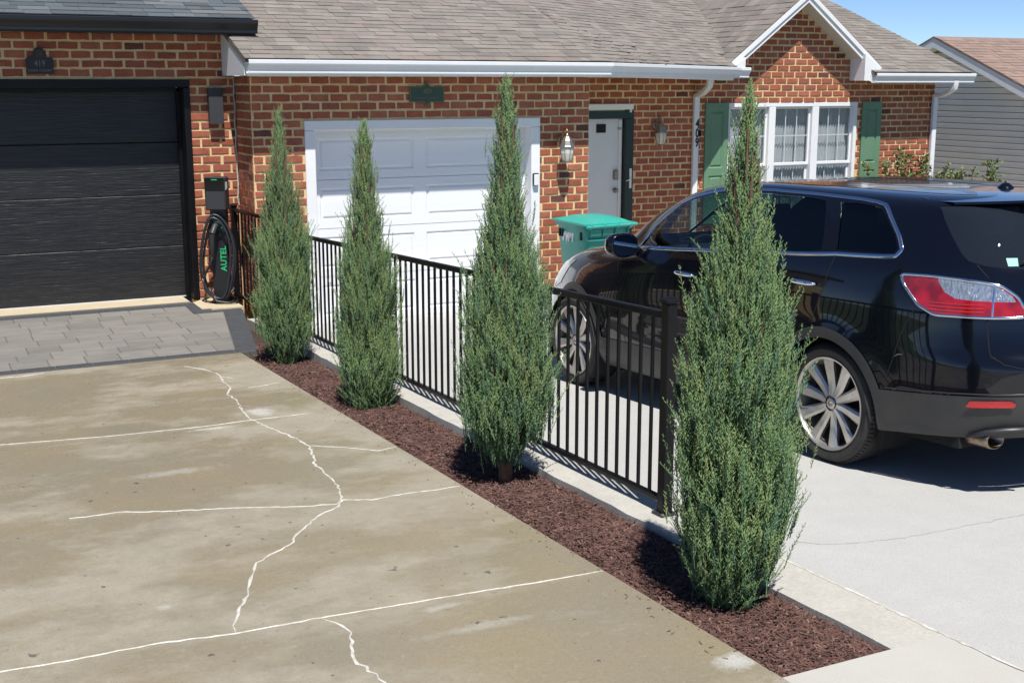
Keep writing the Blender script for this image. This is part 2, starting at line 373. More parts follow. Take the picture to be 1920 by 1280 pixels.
# filled cracks and joints in the left slab
CR = {
'A':[(2.06,10.26),(2.18,10.02),(2.23,9.73),(2.19,9.45),(2.19,9.22),(2.11,8.97),(2.11,8.68),(2.06,8.35),(2.04,8.08),(2.08,7.79),(2.14,7.50),(2.16,7.32),(2.17,7.17),(2.10,6.82),(2.07,6.76),(2.06,6.48),(2.05,6.24),(1.98,5.99),(1.93,5.88),(1.81,5.79),(1.61,5.55),(1.53,5.41),(1.38,5.29),(1.31,5.21),(1.25,5.05),(1.20,4.90),(1.15,4.79),(1.08,4.64),(1.04,4.49)],
'A2':[(2.22,9.66),(2.30,9.51)],
'B':[(-3.0,8.3),(0.38,8.19),(0.47,8.18),(1.10,8.06),(1.71,8.01),(2.03,8.03),(2.44,8.02)],
'C':[(0.66,6.35),(0.90,6.34),(1.17,6.21),(1.47,6.10),(1.74,5.97),(1.93,5.91),(1.98,5.97),(2.12,5.89),(2.31,5.91),(2.49,5.89),(2.62,5.89)],
'D':[(-3.0,4.6),(0.15,4.57),(0.20,4.56),(0.42,4.54),(0.76,4.54),(1.04,4.49),(1.38,4.48),(1.64,4.46),(2.06,4.43),(2.42,4.40),(2.63,4.39)],
'E':[(1.38,4.48),(1.43,4.37),(1.44,4.28),(1.40,4.16),(1.37,4.04),(1.38,3.92),(1.40,3.80),(1.40,3.71),(1.36,3.5),(1.38,3.2)],
'F':[(2.17,7.16),(2.33,7.03),(2.50,6.83),(2.63,6.86)],
'G':[(2.30,9.11),(2.45,9.13),(2.57,9.18)],
'H':[(-.5,10.6),(0.57,10.54),(0.65,10.54),(0.81,10.52),(0.99,10.57)]}
CW = dict(A=.0115, A2=.008, B=.006, C=.0085, D=.0105, E=.012, F=.007, G=.007, H=.007)
def crack(pts, w, zf, m, name, parent, rough=.7, dz=.004, jag=.012):
    P = [Vector((a, b, 0)) for a, b in pts]; Q = [P[0]]
    for a, b in zip(P, P[1:]):                      # break every stretch into short jagged pieces
        n = max(1, int((b-a).length/.035)); d = (b-a).normalized(); nn = Vector((-d.y, d.x, 0))
        for k in range(1, n+1): Q.append(a.lerp(b, k/n)+nn*random.gauss(0, jag*(0 if k == n else 1)))
    V = []; F = []
    for i, q in enumerate(Q):
        t = (Q[min(i+1, len(Q)-1)]-Q[max(i-1, 0)]).normalized(); nn = Vector((-t.y, t.x, 0))
        e = min(1, i/3+.25, (len(Q)-1-i)/3+.25)
        for s in (-1, 0, 1):
            p = q+nn*s*w*.5*e*random.uniform(1-rough, 1+rough); V.append((p.x, p.y, zf(p.y)+dz-(0 if s == 0 else .003)))
    for i in range(len(Q)-1): F += [(3*i, 3*i+3, 3*i+4, 3*i+1), (3*i+1, 3*i+4, 3*i+5, 3*i+2)]
    o = mesh_obj(name, V, F, m, parent); return o
LD = bpy.data.objects['left_driveway']; RD = bpy.data.objects['right_driveway']
for k, p in CR.items(): crack(p, CW[k], zl, 'caulk', 'crack_filler', LD, jag=.0015 if k in 'BD' else .0045)
crack([(3.65, 4.35), (3.72, 4.26), (3.87, 4.19), (4.13, 4.13), (4.47, 4.12), (4.88, 4.11), (6.2, 4.1), (9, 4.1)], .006, zr, 'stain_grey', 'control_joint', RD, dz=.0035, jag=.004)
crack([(3.422, 5.2), (3.422, -3)], .014, lambda y: max(zk(y), zr(y)), 'caulk', 'joint_sealant', RD, dz=.0045, jag=.001)

# paver apron in front of the black door
PV = empty('paver_apron', (1.5, 11.8, .2)); tag(PV, kind='structure')
def zp(y): return .209+(y-10.66)*(.300-.209)/(12.85-10.66)
def on_apron(vs): return [(x-1.5, y-11.8, z-.2) for x, y, z in vs]
edge_x = lambda y: 2.80+(y-10.66)*.178
bed = [(-4, 10.66, zp(10.66)-.004), (2.80, 10.66, zp(10.66)-.004), (3.10, 12.40, zp(12.4)-.004), (3.10, 12.42, zp(12.4)-.004), (2.70, 12.46, zp(12.46)-.004), (2.70, 12.93, zp(12.93)-.004), (-4, 12.93, zp(12.93)-.004)]
b2 = [(x, y, z-.25) for x, y, z in bed]; n = len(bed)
mesh_obj('base', on_apron(bed+b2), [tuple(range(n))]+[(i, n+i, n+(i+1) % n, (i+1) % n) for i in range(n)], 'joint_sand', PV)
def paver(x0, x1, y0, y1, m, g=.003, top=0.0, name='paver', taper=None, taper0=None):
    h = .012+top+random.uniform(-.0015, .0015); b = .005
    V = []
    def zz(x, y): return zp(y)
    xr0 = (lambda y: x0+g) if taper0 is None else (lambda y: taper0(y)+g); xr1 = (lambda y: x1-g) if taper is None else (lambda y: taper(y)-g)
    for (ins, dz) in ((0, -.012), (0, h-b-.012), (b, h-.012)):
        for (xx, yy) in ((0, y0+g), (1, y0+g), (1, y1-g), (0, y1-g)):
            yv = yy+(ins if yy < (y0+y1)/2 else -ins); x = (xr1(yv)-ins) if xx else (xr0(yv)+ins)
            V.append((x, yv, zz(x, yv)+dz+.002))
    F = [(8, 9, 10, 11)]
    for r in (0, 4):
        for i in range(4): F.append((r+i, r+(i+1) % 4, r+4+(i+1) % 4, r+4+i))
    return mesh_obj(name, on_apron(V), F, m, PV)
rows = [(10.775, 11.03), (11.03, 11.25), (11.25, 11.52), (11.52, 11.75), (11.75, 12.03), (12.03, 12.31), (12.31, 12.52), (12.52, 12.70)]
for r, (y0, y1) in enumerate(rows):
    x = -1.6+random.uniform(0, .4); xe = lambda y: edge_x(y)-.20
    lim = 2.60 if r >= 6 else None
    while True:
        w = random.choice([.22, .28, .34, .42, .30]); x1 = x+w
        stop = (lim if lim else xe((y0+y1)/2))
        if x1 > stop-.12:
            paver(x, stop, y0, y1, 'paver%d' % random.randrange(3), taper=None if lim else xe); break
        if w > .4 and random.random() < .0:
            ym = (y0+y1)/2; paver(x, x1, y0, ym, 'paver%d' % random.randrange(3)); paver(x, x1, ym, y1, 'paver%d' % random.randrange(3))
        else: paver(x, x1, y0, y1, 'paver%d' % random.randrange(3))
        x = x1
x = -1.6
while x < 2.78: paver(x, min(x+.30, 2.80), 10.665, 10.775, 'paver_dark', name='border_paver'); x += .30       # front border
x = -1.6
while x < 2.5: paver(x, min(x+.31, 2.60), 12.70, 12.84, 'paver_dark', name='border_paver'); x += .31          # along the door
paver(2.60, 2.72, 12.48, 12.84, 'paver_dark', name='border_paver'); paver(2.60, 2.80, 12.31, 12.48, 'paver_dark', name='border_paver'); paver(2.80, 3.10, 12.31, 12.42, 'paver_dark', name='border_paver')
y = 10.775
while y < 12.2:
    y1 = min(y+.31, 12.31); V = []
    paver(edge_x((y+y1)/2)-.195, 9, y, y1, 'paver_dark', name='border_paver', taper=lambda q: edge_x(q), taper0=lambda q: edge_x(q)-.199); y = y1
# small poured pad beside the charger and the strip in front of the black door
pv = MB((0, 0, 0)); pv.prism([(2.715, 12.485), (2.795, 12.485), (2.81, 12.43), (3.13, 12.43), (3.13, 13.07), (2.86, 13.07), (2.715, 12.9)], .0, .294, ax='z')
tag(pv.build('charger_pad', 'beige_conc'), kind='structure')
pv = MB(); pv.box(-4, 2.70, 12.94, 13.32, .0, .295); tag(pv.build('door_sill', 'beige_conc'), kind='structure')

# mulch bed
BX0, BX1, BY0, BY1 = 2.645, 3.162, 3.195, 12.4
def zm(x, y):
    t = (y-BY0)/(10.6-BY0); e = min(1, (x-BX0)/.12, (BX1-x)/.12); e = max(0, e)
    return min(zl(y), zk(y))-.036-.030*min(1, max(0, t))+.018*e+.008*math.sin(9*y+3*x)*e
V = []; F = []; NX, NY = 8, 120
for j in range(NY+1):
    for i in range(NX+1):
        x = BX0+(BX1-BX0)*i/NX; y = BY0+(BY1-BY0)*j/NY; V.append((x, y, zm(x, y)-.006))
for j in range(NY):
    for i in range(NX): F.append((j*9+i, j*9+i+1, (j+1)*9+i+1, (j+1)*9+i))
tag(mesh_obj('planting_bed', V, F, 'soil', smooth=True), kind='structure')
def flakes(n, rect, L0, L1, W0, W1, zf, lift):
    c = RNG.random((n, 2)); x = rect[0]+(rect[1]-rect[0])*c[:, 0]; y = rect[2]+(rect[3]-rect[2])*c[:, 1]**1.25
    z = np.array([zf(a, b) for a, b in zip(x, y)])+RNG.random(n)*lift
    a = RNG.random(n)*2*np.pi; l = L0+(L1-L0)*RNG.random(n)**2; w = W0+(W1-W0)*RNG.random(n); tl = RNG.normal(0, .28, n); rl = RNG.normal(0, .5, n)
    h = w*.45
    T0 = np.array([(-.5, -.5, 0), (.5, -.3, 0), (.5, .4, 0), (-.5, .5, 0), (-.4, 0, 1), (.42, .05, 1)])
    F0 = np.array([(0, 1, 5), (0, 5, 4), (1, 2, 5), (2, 3, 4), (2, 4, 5), (3, 0, 4)])
    p = T0[None]*np.stack([l, w, h], 1)[:, None, :]
    cr, sr = np.cos(rl), np.sin(rl); py = p[:, :, 1]*cr[:, None]-p[:, :, 2]*sr[:, None]; pz = p[:, :, 1]*sr[:, None]+p[:, :, 2]*cr[:, None]
    ct, st = np.cos(tl), np.sin(tl); px = p[:, :, 0]*ct[:, None]-pz*st[:, None]; pz = p[:, :, 0]*st[:, None]+pz*ct[:, None]
    ca, sa = np.cos(a), np.sin(a)
    X = px*ca[:, None]-py*sa[:, None]+x[:, None]; Y = px*sa[:, None]+py*ca[:, None]+y[:, None]; Z = pz+z[:, None]
    V = np.stack([X, Y, Z], 2)
    V[:, :, 0] = np.clip(V[:, :, 0], rect[0]-.01, rect[1]+.004); V[:, :, 1] = np.maximum(V[:, :, 1], rect[2]+.002)
    F = F0[None]+(np.arange(n)*6)[:, None, None]
    return V.reshape(-1, 3), F.reshape(-1, 3)
NM = 52000; NS = 160
Vm, Fm = flakes(NM, (BX0, BX1, BY0, 11.2), .012, .062, .003, .010, zm, .012)
Vs_, Fs_ = flakes(NS, (2.42, 2.66, 3.2, 10.4), .008, .03, .002, .006, lambda a, b: zl(b)+.003, .002); sel_ = RNG.random(NS) < .5
Vs_[:, 0] = 2.655-(2.655-Vs_[:, 0])**1.0*.6
Vm = np.concatenate([Vm, Vs_]); Fm = np.concatenate([Fm, Fs_+NM*6])
mi = np.repeat(RNG.choice(5, NM+NS, p=[.36, .25, .24, .05, .10]), 6)
o = bpy.data.objects.new('mulch', fast_mesh('mulch', Vm, Fm, ['mulch%d' % i for i in range(5)], mi)); COL.objects.link(o)
tag(o, 'dark red brown shredded bark mulch filling the long planting bed', 'mulch', kind='stuff')
# fallen leaf on the mulch
lf = MB((3.02, 3.62, 0)); zb = zm(3.02, 3.62)+.012
pts = [(-.03, 0), (-.012, .014), (.012, .013), (.032, 0), (.012, -.012), (-.012, -.013)]
lf.add([(3.02+a, 3.62+b, zb+.012*abs(b)/.014+.003) for a, b in pts]+[(3.02-.012, 3.62, zb), (3.02+.012, 3.62, zb)], [(0, 6, 1), (1, 6, 7, 2), (2, 7, 3), (3, 7, 4), (4, 7, 6, 5), (5, 6, 0)])
tag(lf.build('fallen_leaf', 'dry_leaf'), 'single curled tan dry leaf lying on the mulch near the front kerb', 'leaf')
# ================================================================ HOUSES
_f = Vector((math.sin(PS)*math.cos(TH), math.cos(PS)*math.cos(TH), -math.sin(TH))); _r = Vector((math.cos(PS), -math.sin(PS), 0)); _u = _r.cross(_f)
def in_view(p, mrg=.05):
    d = Vector(p)-CAM; z = d.dot(_f)
    return z > .5 and abs(d.dot(_r)/z) < .412+mrg and abs(d.dot(_u)/z) < .2747+mrg
def brick_meshes(tagname):
    out = []
    for mi_, mname in enumerate(BR):
        for k in range(3):
            j = lambda a: random.uniform(-a, a)
            ring = [(-.5+j(.012), -.5+j(.05)), (-.17+j(.05), -.5+j(.05)), (.2+j(.05), -.5+j(.05)), (.5+j(.012), -.5+j(.05)), (.5+j(.012), .5+j(.05)), (.15+j(.05), .5+j(.06)), (-.2+j(.05), .5+j(.06)), (-.5+j(.012), .5+j(.05))]
            V = [(a, .3, b) for a, b in ring]+[(a*.995, -.75, b*.99) for a, b in ring]+[(a*.965, -1, b*.90) for a, b in ring]
            F = [tuple(16+i for i in range(8))]
            for r in (0, 8): F += [(r+i, r+(i+1) % 8, r+8+(i+1) % 8, r+8+i) for i in range(8)]
            me = bpy.data.meshes.new('brick'); me.from_pydata(V, [], F); me.update(); me.materials.append(M[mname]); out.append(me)
    return out
BRM = brick_meshes('brick'); BRW = np.array([.24, .21, .17, .14, .12, .03, .09])
CH, BL, BH = .0875, .206, .0655
def courses(u0, u1, z0, z1, holes=(), inside=None, phase=0.0, keep=None):
    """list of (uc, zc, length, height) of bricks laid in running bond"""
    out = []; r = 0; z = z1
    while z > z0+.02:
        h = min(BH, z-z0-.008); zc = z-CH+BH/2+(CH-BH)/2
        zb, zt = z-CH+.006, z-.006
        free = [(u0, u1)]
        for (a, b, c, d) in holes:
            if zt > c+.012 and zb < d-.012:
                nf = []
                for (p, q) in free:
                    if b <= p or a >= q: nf.append((p, q)); continue
                    if a > p: nf.append((p, a))
                    if b < q: nf.append((b, q))
                free = nf
        off = phase+(BL/2 if r % 2 else 0)+random.uniform(-.012, .012)
        for (p, q) in free:
            k = math.floor((p-off)/BL)
            while True:
                a = off+k*BL+random.uniform(-.005, .005); b = a+BL-.025; k += 1
                if a > q: break
                a, b = max(a, p+.004), min(b, q-.004)
                if b-a < .035: continue
                if inside:
                    cl = inside(zc)
                    if cl is None: continue
                    a, b = max(a, cl[0]), min(b, cl[1])
                    if b-a < .04: continue
                out.append(((a+b)/2, zc, b-a, BH*random.uniform(.93, 1.05)))
        z -= CH; r += 1
    return out
def lay(wall, H, lists, cap=300):
    """lists: (bricks, to_world matrix fn). nearest bricks in view become parts, the rest one joined part"""
    allb = []
    for bricks, base, axis in lists:
        for (u, z, l, h) in bricks:
            if axis == 'x': p = Vector((u, base, z)); rz = 0
            else: p = Vector((base, u, z)); rz = -math.pi/2
            mx = T(*(p-H)) @ Matrix.Rotation(rz, 4, 'Z') @ Matrix.Rotation(random.gauss(0, .006), 4, 'Y') @ Matrix.Diagonal((l, random.uniform(.007, .012), h, 1))
            allb.append(((p-CAM).length if in_view(p) else 1e3+(p-CAM).length, mx, BRM[int(RNG.choice(7, p=BRW))*3+random.randrange(3)]))
    allb.sort(key=lambda t: t[0])
    for d, mx, me in allb[:cap]:
        o = bpy.data.objects.new('brick', me); COL.objects.link(o); o.parent = wall; o.matrix_local = mx
    if len(allb) > cap:
        V = []; F = []; MI = []
        for d, mx, me in allb[cap:]:
            n = len(V); V += [mx @ v.co for v in me.vertices]; k = BR.index(me.materials[0].name)
            for p in me.polygons: F.append(tuple(i+n for i in p.vertices)); MI.append(k)
        o = mesh_obj('bricks', V, F, BR, wall, midx=MI); o['kind'] = 'stuff'
def wall_cells(mb, u0, u1, z0, z1, y0, y1, holes, axis='x'):
    us = sorted({u0, u1, *[h[0] for h in holes], *[h[1] for h in holes]}); zs = sorted({z0, z1, *[h[2] for h in holes], *[h[3] for h in holes]})
    us = [u for u in us if u0 <= u <= u1]; zs = [z for z in zs if z0 <= z <= z1]
    for a, b in zip(us, us[1:]):
        for c, d in zip(zs, zs[1:]):
            um, zm_ = (a+b)/2, (c+d)/2
            if any(h[0] < um < h[1] and h[2] < zm_ < h[3] for h in holes): continue
            if axis == 'x': mb.box(a, b, y0, y1, c, d)
            else: mb.box(y0, y1, a, b, c, d)
SHT = [(0, 0, 1), (1, 0, 1), (1, 1, .25), (0, 1, .25), (0, 0, 0), (1, 0, 0)]; SHF = [(0, 1, 2, 3), (4, 5, 1, 0), (4, 0, 3), (5, 2, 1)]
_shm = {}
def shingles(roof, H, P0, U, S, slope_len, mats, expo=.125, cap=150, clip=None, wts=None, wmin=.12, wmax=.30, thick=(.006, .013)):
    P0, U, S = Vector(P0), Vector(U), Vector(S).normalized(); uh = U.normalized(); nrm = uh.cross(S); nrm = nrm if nrm.z > 0 else -nrm
    ul = U.length; out = []
    for r in range(int(slope_len/expo)):
        u = -random.uniform(0, wmax)
        while u < ul:
            w = random.uniform(wmin, wmax); a, b = max(u, 0), min(u+w, ul); u += w
            if b-a < .03: continue
            p = P0+uh*a+S*(r*expo); c = p+uh*(b-a)/2
            if clip and not clip(c): continue
            t = random.uniform(*thick)
            mx = Matrix(((uh.x*(b-a-.003), S.x*expo*1.3, nrm.x*t, p.x-H.x), (uh.y*(b-a-.003), S.y*expo*1.3, nrm.y*t, p.y-H.y), (uh.z*(b-a-.003), S.z*expo*1.3, nrm.z*t, p.z-H.z), (0, 0, 0, 1)))
            out.append(((c-CAM).length if in_view(c) else 1e3+(c-CAM).length, mx, int(RNG.choice(len(mats), p=wts))))
    out.sort(key=lambda t: t[0])
    for d, mx, k in out[:cap]:
        if mats[k] not in _shm:
            me = bpy.data.meshes.new('shingle'); me.from_pydata(SHT, [], SHF); me.update(); me.materials.append(M[mats[k]]); _shm[mats[k]] = me
        o = bpy.data.objects.new('shingle', _shm[mats[k]]); COL.objects.link(o); o.parent = roof; o.matrix_local = mx
    V = []; F = []; MI = []
    for d, mx, k in out[cap:]:
        n = len(V); V += [mx @ Vector(v) for v in SHT]; F += [tuple(i+n for i in f) for f in SHF]; MI += [k]*4
    return V, F, MI
def stuff_shingles(roof, chunks, mats):
    V = []; F = []; MI = []
    for v, f, m in chunks:
        n = len(V); V += v; F += [tuple(i+n for i in q) for q in f]; MI += m
    o = mesh_obj('shingles', V, F, mats, roof, midx=MI); o['kind'] = 'stuff'
GUT = [(0, 0), (0, -.135), (.078, -.135), (.082, -.125), (.082, -.098), (.094, -.075), (.112, -.048), (.117, -.035), (.117, -.004), (.113, 0), (.101, 0), (.101, -.012), (.109, -.014), (.108, -.034), (.086, -.075), (.076, -.1), (.074, -.128), (.005, -.128), (.005, 0)]
def extrude_path(mb, path, prof):
    """profile (outward, z) swept along a polyline in plan; outward = right-hand side of the walk"""
    P = [Vector(p) for p in path]; base = len(mb.v); n = len(prof)
    for i, p in enumerate(P):
        d0 = (P[i]-P[i-1]) if i else (P[1]-P[0]); d1 = (P[i+1]-P[i]) if i < len(P)-1 else d0
        n0 = Vector((d0.y, -d0.x, 0)).normalized(); n1 = Vector((d1.y, -d1.x, 0)).normalized(); nn = (n0+n1).normalized(); k = 1/max(.3, nn.dot(n0))
        for (o, z) in prof: mb.v.append(p+nn*o*k+Vector((0, 0, z))-mb.o)
    for i in range(len(P)-1):
        for k in range(n): k2 = (k+1) % n; mb.f.append((base+i*n+k, base+i*n+k2, base+(i+1)*n+k2, base+(i+1)*n+k))
    mb.f.append(tuple(base+k for k in range(n))); mb.f.append(tuple(base+(len(P)-1)*n+k for k in reversed(range(n))))
    return mb
def sheet(mb, pts, th=.05):
    n = len(pts); mb.add(pts+[(x, y, z-th) for x, y, z in pts], [tuple(range(n)), tuple(range(2*n-1, n-1, -1))]+[(i, n+i, n+(i+1) % n, (i+1) % n) for i in range(n)]); return mb

# ---------------------------------------------------------------- house with the black garage door (left)
H1 = Vector((0, 13.08, 0)); h1 = empty('brick_house', H1)
tag(h1, 'red brick house with black garage door, black gutter and grey roof, at the left', 'house')
D1 = (-2.2, 2.80, .20, 2.545)
mb = MB(H1); wall_cells(mb, -3.4, 3.296, .0, 3.02, 13.08, 13.34, [D1]); w1 = mb.build('wall', 'mortar', h1)
lay(w1, H1, [(courses(-.6, 3.292, .27, 3.02, [D1], phase=.05), 13.08, 'x')], cap=290)
fr = MB(H1); fr.bbox(2.765, 2.83, 13.05, 13.40, .29, 2.4845, .006); fr.bbox(-2.22, 2.83, 13.048, 13.40, 2.485, 2.565, .006); fr.box(2.735, 2.765, 13.26, 13.32, .29, 2.45); fr.box(-2.2, 2.735, 13.26, 13.32, 2.44, 2.484)
fr.build('door_frame', 'black_metal', h1)
gd = MB(H1); gd.box(-2.2, 2.764, 13.39, 13.41, .295, 2.484); gdo = gd.build('garage_door', 'black_door', h1)
for i in range(4):
    s = MB(H1); z0 = .302+i*.542; s.bbox(-2.19, 2.755, 13.335, 13.385, z0, z0+.538, .006); s.build('door_panel', 'black_door', gdo)
s = MB(H1); s.box(-2.19, 2.755, 13.325, 13.385, .294, .302); s.build('bottom_seal', 'white_paint', gdo)
P1 = .355
mb = MB(H1); sheet(mb, [(-4, 12.74, 3.165), (3.42, 12.74, 3.165), (3.42, 18, 3.165+P1*5.26), (-4, 18, 3.165+P1*5.26)], .04); rf1 = mb.build('roof', 'slate_shingle1', h1)
ch = shingles(rf1, H1, (-.4, 12.72, 3.160), (3.85, 0, 0), (0, 1, P1), 3.2, SD, cap=200, wts=[.4, .3, .2, .1], wmin=.12, wmax=.32)
stuff_shingles(rf1, [ch], SD)
mb = MB(H1); extrude_path(mb, [(-4, 12.767, 3.15), (3.46, 12.767, 3.15)], GUT); mb.build('gutter', 'black_gutter', h1)
mb = MB(H1); mb.box(-4, 3.44, 12.77, 12.79, 3.0, 3.16); mb.box(-4, 3.44, 12.79, 13.07, 3.022, 3.035); mb.prism([(12.80, 3.0), (18, 3.0), (18, 3.165+P1*5.26-.05), (12.80, 3.165+P1*.06-.05)], 3.36, 3.40, 'x'); mb.build('fascia', 'black_gutter', h1)
s = MB(H1); pts = [(3.288+.006*math.sin(i*1.7)+random.uniform(-.004, .004), 13.068, 2.60-i*.07) for i in range(20)]; s.tube(pts, .009, 5); s.build('corner_caulk', 'caulk', h1)
s = MB(H1); s.tube([(3.27, 13.065, 2.74), (3.26, 13.06, 2.66), (3.285, 13.06, 2.58)], .014, 5); s.build('caulk_blob', 'caulk', h1)
# camera on the wall above the door
c = MB((2.72, 13.0, 2.85)); c.bbox(2.69, 2.75, 13.03, 13.072, 2.87, 2.93, .004); c.tube([(2.72, 13.03, 2.89), (2.72, 12.99, 2.86)], .014, 8); c.lathe([(.0, 0), (.024, 0), (.026, .03), (.022, .075), (0, .078)], (2.72, 12.975, 2.80), 12)
tag(c.build('security_camera', 'black_metal'), 'small black security camera on brick above the black garage door', 'camera')
# plaque 419
pq = empty('address_plaque', (1.405, 13.055, 2.70)); tag(pq, 'black arched address plaque reading 419 above the black garage door', 'plaque')
def rel(o): return Vector(o.location)
pts = [(-.115, -.085), (-.125, -.07), (-.125, .055), (-.11, .07), (-.06, .075), (-.05, .09)]
arch = [(.052*math.cos(a), .115+.052*math.sin(a)) for a in [math.radians(180-i*18) for i in range(11)]]
poly = pts+arch+[(-x, z) for x, z in reversed(pts)]
s = MB(); s.prism(poly, -.012, .012); s.build('plate', 'sign_black', pq)
s = MB(); s.lathe([(0, -.017), (.036, -.017), (.042, -.013), (.042, -.010)], (0, 0, .112), 20, 'y'); s.build('medallion', 'sign_bronze', pq)
text_mesh('lettering', '419', .085, 'sign_text', pq, T(0, -.013, .012) @ FACE_MY, xs=.8)
text_mesh('lettering', 'MARA COURT', .034, 'sign_text', pq, T(0, -.013, -.053) @ FACE_MY)
# slab wall light
wl_ = empty('wall_light', (3.08, 13.06, 2.30)); tag(wl_, 'tall flat black wall light on brick beside the black garage door', 'wall light')
s = MB(); s.prism([(.0, .18), (-.06, .18), (-.085, -.18), (.0, -.175)], -.073, .073, 'x'); s.build('housing', 'plastic_grey', wl_, bevel=.004)
s = MB(); s.box(-.06, .06, -.075, -.01, -.182, -.177); s.build('lens', 'frosted', wl_)
s = MB(); s.bbox(-.05, .05, -.004, .012, -.05, .05, .003); s.build('back_plate', 'black_metal', wl_)

# ---------------------------------------------------------------- house 409
H2 = Vector((7.2, 12.48, 0)); h2 = empty('brick_house', H2)
tag(h2, 'red brick house with white garage door, green shutters and front gable', 'house')
YW, YD = 12.48, 14.2
D2 = (3.86, 6.55, -.2, 2.135); DOOR = (7.72, 8.86, 0, 2.26); WIN = (10.39, 12.69, .55, 2.262)
mb = MB(H2)
wall_cells(mb, 3.305, 7.2, -.1, 2.60, YW, YW+.20, [D2])
wall_cells(mb, YW+.2, 15.2, -.1, 2.60, 3.305, 3.5, [], 'y')
wall_cells(mb, YW+.2, YD+.2, -.1, 2.60, 7.0, 7.2, [], 'y')
wall_cells(mb, 7.2, 14.17, -.1, 2.60, YD, YD+.2, [DOOR, WIN])
wall_cells(mb, YD+.2, 20, -.1, 2.60, 13.97, 14.17, [], 'y')
GX, GP, GZ = 11.50, .75, 3.62                     # gable centre, pitch and soffit peak
gz0 = 2.60; gw = (GZ-gz0)/GP
mb.prism([(GX-gw, gz0), (GX+gw, gz0), (GX, GZ)], YD, YD+.2)
w2 = mb.build('wall', 'mortar', h2)
gab = lambda z: ((GX-(GZ-z-.03)/GP+.01, GX+(GZ-z-.03)/GP-.01) if z < GZ-.05 else None)
lay(w2, H2, [(courses(3.309, 7.198, -.05, 2.60, [D2], phase=.03), YW, 'x'), (courses(12.49, 13.06, .2, 2.60, phase=.02), 3.305, 'y'),
             (courses(7.2, 14.168, 0, 2.60, [DOOR, WIN], phase=.07), YD, 'x'), (courses(GX-gw, GX+gw, 2.60, 2.60+CH*12, inside=gab, phase=.09), YD, 'x')], cap=300)
# white garage door
tr = MB(H2); tr.bbox(3.845, 3.955, YW-.022, YW+.24, -.02, 2.05, .006); tr.bbox(6.455, 6.565, YW-.022, YW+.24, -.02, 2.05, .006); tr.bbox(3.845, 6.565, YW-.0225, YW+.24, 2.052, 2.152, .006)
tr.box(3.955, 3.985, YW+.15, YW+.2, -.02, 2.02); tr.box(6.425, 6.455, YW+.15, YW+.2, -.02, 2.02); tr.box(3.955, 6.455, YW+.15, YW+.2, 2.022, 2.05)
tr.build('door_trim', 'white_paint', h2)
gd = MB(H2); gd.box(3.96, 6.45, 12.735, 12.75, -.03, 2.05); gd2 = gd.build('garage_door', 'garage_white', h2)
def raised(mb, x0, x1, z0, z1, y, d, b):
    """panel: sunk moulding round a raised field"""
    r = lambda i, yy: [(x0+i, yy, z0+i), (x1-i, yy, z0+i), (x1-i, yy, z1-i), (x0+i, yy, z1-i)]
    R = [r(0, y), r(b, y+d), r(b*2, y+d), r(b*3.4, y+d*.15)]
    mb.add(sum(R, []), [(4*k+i, 4*k+(i+1) % 4, 4*k+4+(i+1) % 4, 4*k+4+i) for k in range(3) for i in range(4)]+[(12, 13, 14, 15)])
for i in range(4):
    s = MB(H2); z0 = -.02+i*.516; z1 = z0+.511; y = 12.70; xs = [3.965, 4.06, 5.135, 5.275, 6.35, 6.445]; zs_ = [z0, z0+.09, z1-.085, z1]
    for a in range(5):
        for b in range(3):
            if a in (1, 3) and b == 1: raised(s, xs[a], xs[a+1], zs_[1], zs_[2], y, .012, .012)
            else: s.add([(xs[a], y, zs_[b]), (xs[a+1], y, zs_[b]), (xs[a+1], y, zs_[b+1]), (xs[a], y, zs_[b+1])], [(0, 1, 2, 3)])
    s.add([(3.965, y, z1), (6.445, y, z1), (6.445, y+.04, z1-.008), (3.965, y+.04, z1-.008)], [(0, 1, 2, 3)]); s.add([(3.965, y, z0), (6.445, y, z0), (6.445, y+.035, z0), (3.965, y+.035, z0)], [(3, 2, 1, 0)])
    s.build('door_panel', 'garage_white', gd2)
# roofs
P2 = .37; EZ = 2.755
E0, E1, E2 = Vector((3.17, 12.13, EZ)), Vector((7.25, 12.13, EZ)), Vector((10.22, 13.80, 2.738)); RX = 14.50; RZ = 2.675
mb = MB(H2); up_ = lambda p, y: (p.x, y, p.z+P2*(y-p.y))
sheet(mb, [tuple(E0), tuple(E1), up_(E1, 19.5), up_(E0, 19.5)], .05)
sheet(mb, [tuple(E1), tuple(E2), up_(E2, 19.5), up_(E1, 19.5)], .05)
E3 = Vector((RX, 13.82, RZ)); EM = Vector((12.62, 13.82, RZ)); sheet(mb, [tuple(EM), tuple(E3), up_(E3, 19.5), up_(EM, 19.5)], .05)
sheet(mb, [up_(E2, 14.26), up_(EM, 14.26), up_(EM, 19.5), up_(E2, 19.5)], .05)
GR = GZ+.14                                        # roof surface height at the gable peak
gl, gr_ = GX-(GR-2.70)/GP, GX+(GR-2.70)/GP; GY = 13.93
sheet(mb, [(gl, GY, 2.70), (GX, GY, GR), (GX, 16.6, GR), (gl, 16.6, 2.70)], .05)
sheet(mb, [(GX, GY, GR), (gr_, GY, 2.70), (gr_, 16.6, 2.70), (GX, 16.6, GR)], .05)
rf2 = mb.build('roof', 'shingle1', h2)
wts = [.36, .26, .2, .10, .08]; SL = math.hypot(1, P2)
